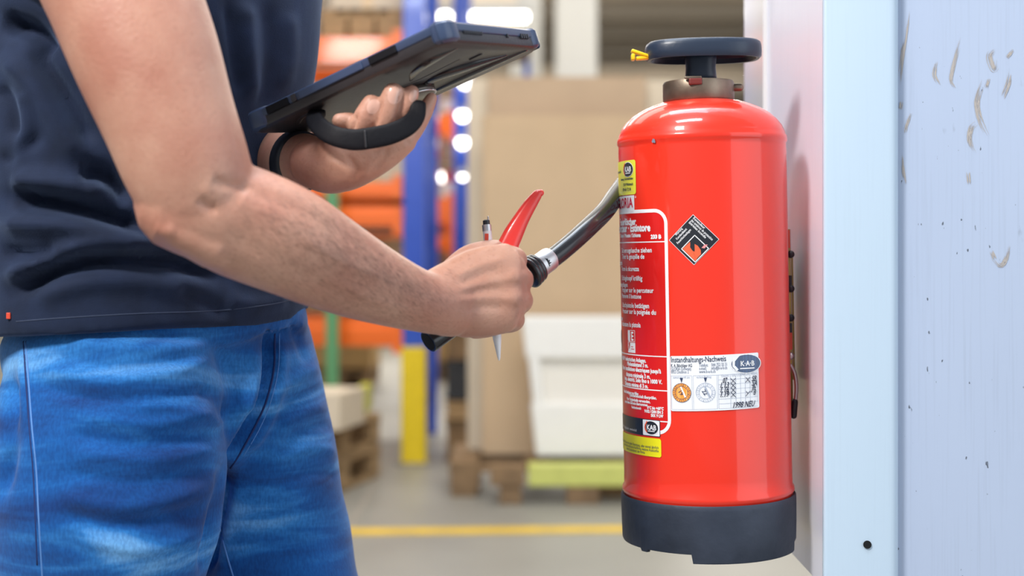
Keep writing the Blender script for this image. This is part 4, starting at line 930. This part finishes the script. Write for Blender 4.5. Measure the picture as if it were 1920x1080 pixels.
folds(me, [
    # right arm: creases and tendons at the elbow, muscle edges of the forearm
    ([(396, 336), (425, 346), (470, 352)], 10, -.0020), ([(372, 372), (392, 390), (405, 386)], 10, -.0032), 
    ([(290, 425), (312, 432), (330, 428)], 14, .0022), ([(405, 330), (392, 352), (380, 366)], 12, .0008), ([(450, 372), (476, 390), (520, 402)], 16, .0010),
    ([(440, 345), (560, 395), (690, 470)], 15, -.0014), ([(420, 430), (540, 500), (660, 560)], 18, -.0013), ([(560, 440), (640, 490), (720, 520)], 12, .0012), ([(600, 520), (690, 560), (780, 590)], 10, .0010),
    # right hand: tendons and knuckles
    ([(850, 520), (900, 497), (950, 484)], 7, .0012), ([(850, 545), (910, 530), (965, 522)], 7, .0010), ([(850, 562), (910, 558), (962, 560)], 7, .0009),
    ([(865, 533), (905, 514), (940, 506)], 7, -.0010), ([(865, 556), (910, 544), (945, 541)], 7, -.0009), ([(870, 580), (915, 576), (945, 578)], 7, -.0009),
    ([(905, 470), (935, 458), (962, 462)], 5, .0010), ([(978, 500), (986, 535), (984, 570)], 5, -.0006),
    # left hand: tendons, veins and the finger creases
    ([(610, 300), (650, 320), (655, 345)], 8, .0010), ([(650, 290), (668, 318), (660, 340)], 6, -.0014), ([(700, 282), (690, 312), (680, 335)], 8, .0012), ([(725, 275), (720, 295), (700, 318)], 6, -.0012), ([(762, 262), (770, 272)], 5, -.0012),
    ([(655, 250), (662, 238), (668, 212)], 4, -.0028), ([(696, 250), (706, 225), (714, 190)], 4, -.0028), ([(740, 240), (750, 205), (756, 172)], 4, -.0028), ([(705, 205), (690, 222)], 3, -.0004)], ymax=1.36)
body_ = own(link_mesh('body', me, M_skin, PR, True)); body_['label'] = 'bare arms and hands'
TR = BVHTree.FromPolygons([v.co for v in me.vertices], [p.vertices for p in me.polygons])
def ray(px, py, tree):
    o = Vector((0, 0, EYE)); d = (P(px, py, 1)-o).normalized(); return tree.ray_cast(o, d)
# finger nails of the left hand
M_nail = mat('finger_nail', (.72, .42, .33), .25, coat=.4)
for nx, ny, ax, ay, rw, rl in ((741, 178, .35, -.93, 14, 18), (700, 200, .45, -.88, 12, 15), (775, 180, .3, -.95, 8, 12)):
    bm = bmesh.new(); G = []
    for i in range(7):
        row = []
        for j in range(7):
            u, v = (i-3)/3, (j-3)/3; k = 1/math.sqrt(max(1, (u*u+v*v))) if (u*u+v*v) > 1 else 1
            u *= k; v *= k; hx = nx+ax*v*rl-ay*u*rw; hy = ny+ay*v*rl+ax*u*rw
            L_, N_2, _, _ = ray(hx, hy, TR)
            if L_ is None or L_.y > 1.36: row.append(None); continue
            row.append(bm.verts.new(L_+N_2*(.0007-.0006*(u*u+v*v))))
        G.append(row)
    for i in range(6):
        for j in range(6):
            q = [G[i][j], G[i+1][j], G[i+1][j+1], G[i][j+1]]
            if all(q) and len(set(q)) == 4: 
                try: bm.faces.new(q)
                except ValueError: pass
    n_ = obj('nail', bm, M_nail, body_, True)
# forearm hair: short fine dark hairs lying along the arm
def hairs(name, region, n, flow, ln, w, seed, col):
    rr = random.Random(seed); V = []; Fc = []; k = 0; tries = 0
    while k < n and tries < n*6:
        tries += 1; px, py, dens = region(rr)
        if rr.random() > dens: continue
        L_, N_2, _, _ = ray(px, py, TR)
        if L_ is None or L_.y > 1.40: continue
        f = flow(px, py, rr); d = Vector((f[0], rr.uniform(-.3, .3), -f[1])); d = (d-N_2*d.dot(N_2)).normalized(); l = ln*rr.uniform(.5, 1.3)
        s = d.cross(N_2).normalized()*w*rr.uniform(.6, 1.2); a = L_-N_2*.0002; b_ = L_+d*l*.5+N_2*l*.16; c = L_+d*l+N_2*l*.20+s*rr.uniform(-6, 6)
        i = len(V); V += [a-s, a+s, b_-s*.8, b_+s*.8, c]; Fc += [(i, i+1, i+3, i+2), (i+2, i+3, i+4)]; k += 1
    m_ = bpy.data.meshes.new(name); m_.from_pydata([tuple(v) for v in V], [], Fc)
    return tag(link_mesh(name, m_, mat('dark_body_hair', col, .5), body_), 'fine dark hairs on the forearm', kind='stuff')
def reg_fore(rr):
    t = rr.random()*1.06; s = rr.uniform(-1, 1)
    cx = 430+t*400; cy = 410+t*160; hw_ = 105-45*t; return cx-s*hw_*.33, cy+s*hw_, (.2+.8*min(1, t*1.6))*(1 if s < .0 else .45)*(min(1, (1.06-t)*4))
hairs('arm_hair', reg_fore, 5200, lambda x, y, r: (.75+r.uniform(-.25, .3), .55+r.uniform(-.3, .35)), .0065, .00005, 2, (.07, .038, .024))
# ------------------------------------------------------------------ face details and hair on the head
M_hair = mat('dark_brown_hair', (.03, .018, .012), .55, bump=.4, bscale=60)
bm = bmesh.new(); tube(bm, [(*B(-.045, 0, 1.60), .045, .066), (*B(-.03, 0, 1.65), .066, .081), (*B(-.01, 0, 1.70), .080, .083), (*B(.008, 0, 1.745), .084, .076), (*B(.012, 0, 1.772), .055, .05)], hint=tuple(LA), n=32, sub=4)
hm = remeshed(bm, .006, 3); noise_disp(hm, 60, .003); own(link_mesh('hair', hm, M_hair, PR, True))
for s in (-1, 1):
    bm = bmesh.new(); bmesh.ops.create_uvsphere(bm, u_segments=14, v_segments=10, radius=.012); bmesh.ops.translate(bm, vec=B(.104, s*.031, 1.655), verts=bm.verts); own(obj('eye', bm, mat('eye_white', (.8, .78, .75), .2), PR, True))
    bm = bmesh.new(); bmesh.ops.create_uvsphere(bm, u_segments=10, v_segments=8, radius=.0055); bmesh.ops.translate(bm, vec=B(.1125, s*.031, 1.654), verts=bm.verts); own(obj('iris', bm, mat('eye_brown', (.06, .03, .01), .2), PR, True))
    bm = bmesh.new(); tube(bm, [(*B(.112, s*.018, 1.680), .003, .004), (*B(.112, s*.032, 1.684), .003, .004), (*B(.098, s*.048, 1.679), .002, .003)], hint=(0, 0, 1), n=8, sub=3); own(obj('eyebrow', bm, M_hair, PR, True))
# ------------------------------------------------------------------ polo shirt
def cloth(name, c, c2, scale, weave, rough=.85):
    m = bpy.data.materials.new(name); m.use_nodes = True; nt = m.node_tree; N = nt.nodes.new; L = nt.links.new; b = nt.nodes['Principled BSDF']
    tc = N('ShaderNodeTexCoord'); n = N('ShaderNodeTexNoise'); n.inputs['Scale'].default_value = scale; n.inputs['Detail'].default_value = 5; L(tc.outputs['Object'], n.inputs[0])
    r = N('ShaderNodeValToRGB'); r.color_ramp.elements[0].position = .35; r.color_ramp.elements[1].position = .7; r.color_ramp.elements[0].color = (*c2, 1); r.color_ramp.elements[1].color = (*c, 1)
    L(n.outputs[0], r.inputs[0]); L(r.outputs[0], b.inputs['Base Color']); b.inputs['Roughness'].default_value = rough; b.inputs['Sheen Weight'].default_value = .25; b.inputs['Sheen Tint'].default_value = (.4, .55, .9, 1); b.inputs['Specular IOR Level'].default_value = .25
    w = N('ShaderNodeTexNoise'); w.inputs['Scale'].default_value = weave; w.inputs['Detail'].default_value = 2; L(tc.outputs['Object'], w.inputs[0])
    bp = N('ShaderNodeBump'); bp.inputs['Strength'].default_value = .35; bp.inputs['Distance'].default_value = .0008; L(w.outputs[0], bp.inputs['Height']); L(bp.outputs[0], b.inputs['Normal'])
    return m
M_shirt = cloth('navy_pique', (.014, .024, .060), (.009, .015, .037), 30, 900)
bm = bmesh.new()
def ringsec(px_right, z_h, hl, hf, off=0.):
    """horizontal body section whose right outline falls on px_right"""
    ext = math.sqrt((hl*LA.x)**2+(hf*FW.x)**2); z = CY0
    for _ in range(3):
        xr = (px_right-960)*z/F; yoff = (hl*hl*LA.x*LA.y+hf*hf*FW.x*FW.y)/ext; z = CY0+yoff*1.0
    xc = xr-ext
    return (xc, CY0, z_h, hf, hl)
def zpy(py, z=1.45): return EYE+(HY-py)*z/F
rows = [(566, 592, .186, .138), (570, 560, .188, .140), (566, 480, .186, .140), (556, 380, .183, .138), (548, 280, .184, .137), (560, 180, .188, .137), (584, 80, .194, .138), (592, 0, .198, .138), (592, -90, .200, .134), (575, -200, .200, .125), (540, -290, .19, .112), (470, -360, .15, .09), (400, -400, .085, .07)]
secs = [ringsec(r_, zpy(py), hl, hf) for r_, py, hl, hf in rows]
tube(bm, secs, hint=tuple(LA), n=72, sub=5, cap='flat', ex=2.25)
# sleeves
T(bm, [(150, -330, 1.30, 150, .078), (172, -225, 1.225, 176, .082), (205, -120, 1.190, 184, .082), (222, -62, 1.180, 182, .080)], n=40, sub=5, cap='flat')
T(bm, [(480, -330, 1.56, 110, .08), (505, -200, 1.59, 100, .075), (520, -80, 1.59, 92, .070), (526, 40, 1.585, 78, .06)], n=30, sub=5, cap='flat')
sm = remeshed(bm, .0042, smooth=3)
noise_disp(sm, 7, .004, .8)
co, no = np_get(sm); X = 960+F*co[:, 0]/co[:, 1]
tgt = np.interp(X, [-120, 5, 60, 150, 300, 480, 545, 575], [640, 636, 634, 627, 613, 605, 592, 566]); zt_ = EYE+(HY-tgt)*np.clip(co[:, 1], 0, 1.52)/F
z0_ = zpy(592); wgt = np.clip(1-(co[:, 2]-z0_)/.10, 0, 1); co[:, 2] += (zt_-z0_)*wgt*wgt*(3-2*wgt)*np.clip((1.62-co[:, 1])/.1, 0, 1); np_set(sm, co)
folds(sm, [
    ([(25, 368), (90, 378), (180, 398), (285, 432)], 17, -.026), ([(20, 338), (110, 345), (200, 360)], 20, .014), ([(0, 420), (120, 425), (300, 455)], 20, .014),
    ([(0, 470), (60, 480), (110, 470)], 14, -.012), ([(30, 545), (100, 508), (180, 488), (320, 492), (420, 520)], 15, -.024), ([(10, 525), (80, 490), (170, 462), (290, 468)], 16, .014), ([(60, 560), (200, 525), (380, 545)], 20, .008),
    ([(150, 320), (200, 330), (250, 372)], 20, -.024), ([(60, 90), (130, 190), (175, 270)], 16, -.013), ([(0, 40), (60, 60), (100, 100)], 20, -.024), ([(0, 100), (60, 160), (110, 240), (150, 300)], 20, .009),
    ([(0, 160), (20, 200), (30, 260)], 14, -.008), ([(40, 170), (50, 230), (30, 310)], 14, .006), ([(0, 300), (30, 290), (80, 250)], 12, -.005),
    ([(455, 0), (462, 90), (470, 190)], 20, .008), ([(428, 0), (440, 100), (452, 180)], 12, -.006), ([(500, 0), (505, 120), (490, 210)], 16, -.005), ([(540, 20), (545, 100), (530, 170)], 16, .004), ([(420, 560), (480, 572), (540, 560)], 16, .006), ([(330, 540), (430, 590)], 14, -.005)], front=.1)
shirt = own(link_mesh('polo_shirt', sm, M_shirt, PR, True)); shirt['label'] = 'dark navy polo shirt with deep folds'
TS = BVHTree.FromPolygons([v.co for v in sm.vertices], [p.vertices for p in sm.polygons])
def seam(name, pts, r, m, tree, parent, off=.0, ext=None):
    q = []
    for p in catmull(pts, 8):
        L_, N_2, _, _ = ray(p[0], p[1], tree)
        if L_ is not None: q.append((*(L_+N_2*off), r, r*.6))
    if len(q) < 3: return None
    bm = bmesh.new(); tube(bm, q, n=8, sub=1, cap='flat'); return obj(name, bm, m, parent, True)
seam('hem_stitch', [(30, 603), (120, 596), (260, 588), (400, 583), (500, 572), (550, 562)], .0007, mat('hem_thread', (.03, .045, .09), .8), TS, shirt)
bm = bmesh.new(); v = ray(17, 592, TS)[0]
if v is not None: box(bm, v+Vector((0, -.001, 0)), (.004, .003, .006), bev=.0006); tag(obj('side_tag', bm, M_redp, shirt), 'tiny red tag at the side slit')
bm = bmesh.new(); tube(bm, [(*B(.02, 0, 1.425), .078, .088), (*B(.0, 0, 1.475), .068, .076)], hint=tuple(LA), n=32, sub=3, cap='flat'); own(obj('shirt_collar', bm, M_shirt, PR, True))
# ------------------------------------------------------------------ jeans
def denim():
    m = bpy.data.materials.new('washed_denim'); m.use_nodes = True; nt = m.node_tree; N = nt.nodes.new; L = nt.links.new; b = nt.nodes['Principled BSDF']
    tc = N('ShaderNodeTexCoord')
    def nz(s, st, d=4, dist=0.):
        mp = N('ShaderNodeMapping'); mp.inputs['Scale'].default_value = st; L(tc.outputs['Object'], mp.inputs[0])
        n = N('ShaderNodeTexNoise'); n.inputs['Scale'].default_value = s; n.inputs['Detail'].default_value = d; n.inputs['Distortion'].default_value = dist; L(mp.outputs[0], n.inputs[0]); return n
    r = N('ShaderNodeValToRGB'); e = r.color_ramp.elements; e[0].position = .33; e[0].color = (.004, .045, .20, 1); e[1].position = .74; e[1].color = (.16, .42, .80, 1)
    x = e.new(.48); x.color = (.006, .10, .37, 1); x = e.new(.58); x.color = (.025, .19, .54, 1)
    L(nz(3.6, (1, 1, 5.5), 6, 1.0).outputs[0], r.inputs[0])
    mx = N('ShaderNodeMixRGB'); mx.blend_type = 'MULTIPLY'; mx.inputs[0].default_value = .5; L(r.outputs[0], mx.inputs[1])
    r2 = N('ShaderNodeValToRGB'); r2.color_ramp.elements[0].position = .38; r2.color_ramp.elements[1].position = .62; r2.color_ramp.elements[0].color = (.6, .6, .65, 1); r2.color_ramp.elements[1].color = (1.15, 1.12, 1.08, 1)
    L(nz(420, (1, 1, .35), 2).outputs[0], r2.inputs[0]); L(r2.outputs[0], mx.inputs[2]); L(mx.outputs[0], b.inputs['Base Color'])
    b.inputs['Roughness'].default_value = .8; b.inputs['Sheen Weight'].default_value = .15; b.inputs['Specular IOR Level'].default_value = .2
    bp = N('ShaderNodeBump'); bp.inputs['Strength'].default_value = .3; bp.inputs['Distance'].default_value = .0008; L(nz(600, (1, 1, .5), 2).outputs[0], bp.inputs['Height']); L(bp.outputs[0], b.inputs['Normal'])
    return m
M_den = denim()
bm = bmesh.new()
tube(bm, [ringsec(r_, zpy(py), hl, hf) for r_, py, hl, hf in ((545, 575, .160, .115), (564, 612, .170, .122), (570, 650, .172, .124), (570, 700, .165, .12), (560, 760, .14, .10))], hint=tuple(LA), n=64, sub=5, cap='dome', ex=2.3)
def XY(px, y): return (xw(px, y), y)
# near (right) leg and far (left) leg, down to the ankles
def leg(L): tube(bm, [(xw(px, y), y, z, ra, rb) for px, y, z, ra, rb in L], hint=(0, 1, 0), n=48, sub=5, cap='flat', ex=2.15)
leg([(222, 1.43, .92, .106, .095), (212, 1.415, .84, .116, .105), (202, 1.405, .76, .114, .104), (180, 1.42, .68, .107, .098), (160, 1.43, .56, .090, .086), (148, 1.45, .46, .080, .080), (135, 1.48, .32, .076, .076), (120, 1.52, .16, .070, .072), (112, 1.54, .045, .072, .075)])
leg([(440, 1.57, .93, .082, .100), (456, 1.575, .84, .0925, .104), (484, 1.585, .76, .0925, .100), (513, 1.59, .68, .0885, .093), (560, 1.57, .56, .083, .084), (585, 1.575, .46, .077, .078), (600, 1.60, .32, .073, .074), (598, 1.64, .16, .068, .070), (596, 1.66, .045, .070, .074)])
jm = remeshed(bm, .0045, smooth=12)
noise_disp(jm, 9, .0035, 2.2)
W_ = lambda pts, w, h: (pts, w, h)
folds(jm, [
    # whisker folds across the near thigh
    W_([(70, 690), (200, 715), (320, 700), (410, 668)], 12, .0045), W_([(70, 722), (180, 748), (330, 742), (400, 725)], 11, -.0045), W_([(120, 640), (260, 655), (400, 650)], 12, .004), W_([(100, 664), (230, 690), (360, 668)], 9, -.0035),
    W_([(150, 780), (280, 795), (410, 772)], 13, .0045), W_([(130, 812), (270, 832), (425, 808)], 12, -.0045), W_([(140, 850), (280, 862), (420, 838)], 13, .0045), W_([(120, 885), (260, 905), (415, 880)], 12, -.004),
    W_([(110, 930), (240, 950), (400, 915)], 13, .0045), W_([(110, 965), (240, 985), (390, 950)], 12, -.0045), W_([(150, 1010), (270, 1030), (385, 1000)], 13, .004), W_([(250, 760), (350, 768), (430, 800)], 9, .003),
    # dark fold running from the fly into the crotch
    W_([(508, 620), (505, 690), (490, 760), (462, 820), (430, 868)], 10, -.022), W_([(530, 640), (522, 720), (500, 790), (462, 845)], 13, .006), W_([(470, 640), (478, 720), (462, 780)], 16, .006),
    W_([(430, 862), (418, 930), (398, 1010), (385, 1080)], 12, -.018), W_([(400, 640), (425, 690), (440, 740), (425, 830)], 16, -.006), W_([(375, 730), (410, 748), (430, 790)], 14, -.006),
    # far leg
    W_([(520, 735), (570, 700), (600, 690)], 10, .004), W_([(530, 765), (580, 735), (612, 730)], 9, -.004), W_([(520, 800), (580, 770), (620, 765)], 10, .004), W_([(520, 835), (590, 800), (630, 802)], 9, -.004),
    W_([(500, 870), (580, 840), (635, 850)], 11, .004), W_([(520, 905), (590, 885), (640, 895)], 10, -.003), W_([(545, 600), (560, 640), (575, 680)], 9, -.004),
    # pocket hollow at the left
    W_([(20, 700), (25, 800), (0, 940)], 14, -.010), W_([(45, 650), (40, 760), (10, 860)], 12, .005)], front=.1)
jeans = own(link_mesh('jeans', jm, M_den, PR, True)); jeans['label'] = 'washed blue jeans with crosswise creases'
TJ = BVHTree.FromPolygons([v.co for v in jm.vertices], [p.vertices for p in jm.polygons])
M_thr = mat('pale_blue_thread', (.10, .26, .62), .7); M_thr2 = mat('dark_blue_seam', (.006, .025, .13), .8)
def st(name, pts, off=0., m=M_thr, r=.0012): return seam(name, pts, r, m, TJ, jeans, off)
st('side_seam', [(48, 640), (54, 720), (60, 800), (68, 880), (72, 960), (78, 1060), (82, 1120)], 0, M_thr, .0009)
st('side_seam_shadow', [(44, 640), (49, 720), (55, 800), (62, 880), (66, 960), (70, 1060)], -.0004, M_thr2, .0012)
st('fly_seam', [(515, 625), (514, 690), (500, 750), (478, 800), (450, 850), (432, 878)], .0002, M_thr2, .0011)
st('fly_stitch', [(524, 625), (522, 690), (508, 752), (486, 805), (456, 856)], .0, M_thr, .0005)
st('inner_seam', [(412, 990), (425, 1040), (440, 1090)], 0, M_thr, .0010)
# belt loop hidden under the shirt, shoes on the floor
M_shoe = mat('dark_shoe_leather', (.03, .025, .02), .45); M_sole = mat('shoe_sole', (.05, .05, .05), .7)
for px, y in ((112, 1.54), (596, 1.66)):
    x = xw(px, y); bm = bmesh.new(); d = FW
    def sp(f, z): return (x+d.x*f, y+d.y*f, z)
    tube(bm, [(*sp(-.055, .058), .034, .032), (*sp(0, .065), .042, .040), (*sp(.07, .058), .034, .044), (*sp(.14, .046), .026, .048), (*sp(.185, .040), .020, .036)], hint=(LA.x, LA.y, 0), n=28, sub=4)
    s_ = remeshed(bm, .006, 2); sh = own(link_mesh('shoe', s_, M_shoe, PR, True))
    bm = bmesh.new(); pts = [(f, w) for f, w in ((-.085, .030), (-.04, .040), (.03, .040), (.10, .050), (.16, .046), (.205, .026))]
    up = [bm.verts.new((x+d.x*f+LA.x*w, y+d.y*f+LA.y*w, 0.001)) for f, w in pts]+[bm.verts.new((x+d.x*f-LA.x*w, y+d.y*f-LA.y*w, 0.001)) for f, w in reversed(pts)]
    f_ = bm.faces.new(up); r_ = bmesh.ops.extrude_face_region(bm, geom=[f_]); bmesh.ops.translate(bm, vec=(0, 0, .028), verts=[v for v in r_['geom'] if isinstance(v, bmesh.types.BMVert)])
    obj('shoe_sole', bm, M_sole, sh)
# wrist watch on the left wrist
bm = bmesh.new(); T(bm, [(556, 303, 1.392, 52.5, .0325), (570, 303, 1.368, 49, .0295)], n=36, sub=2, cap='flat', hint=(0, .3, 1)); w_ = own(obj('watch_strap', bm, M_dark, PR, True)); w_['label'] = 'dark watch strap on the left wrist'
bm = bmesh.new(); T(bm, [(560, 272, 1.345, 10, .004), (563, 330, 1.345, 10, .004)], n=20, sub=2); bm.free()
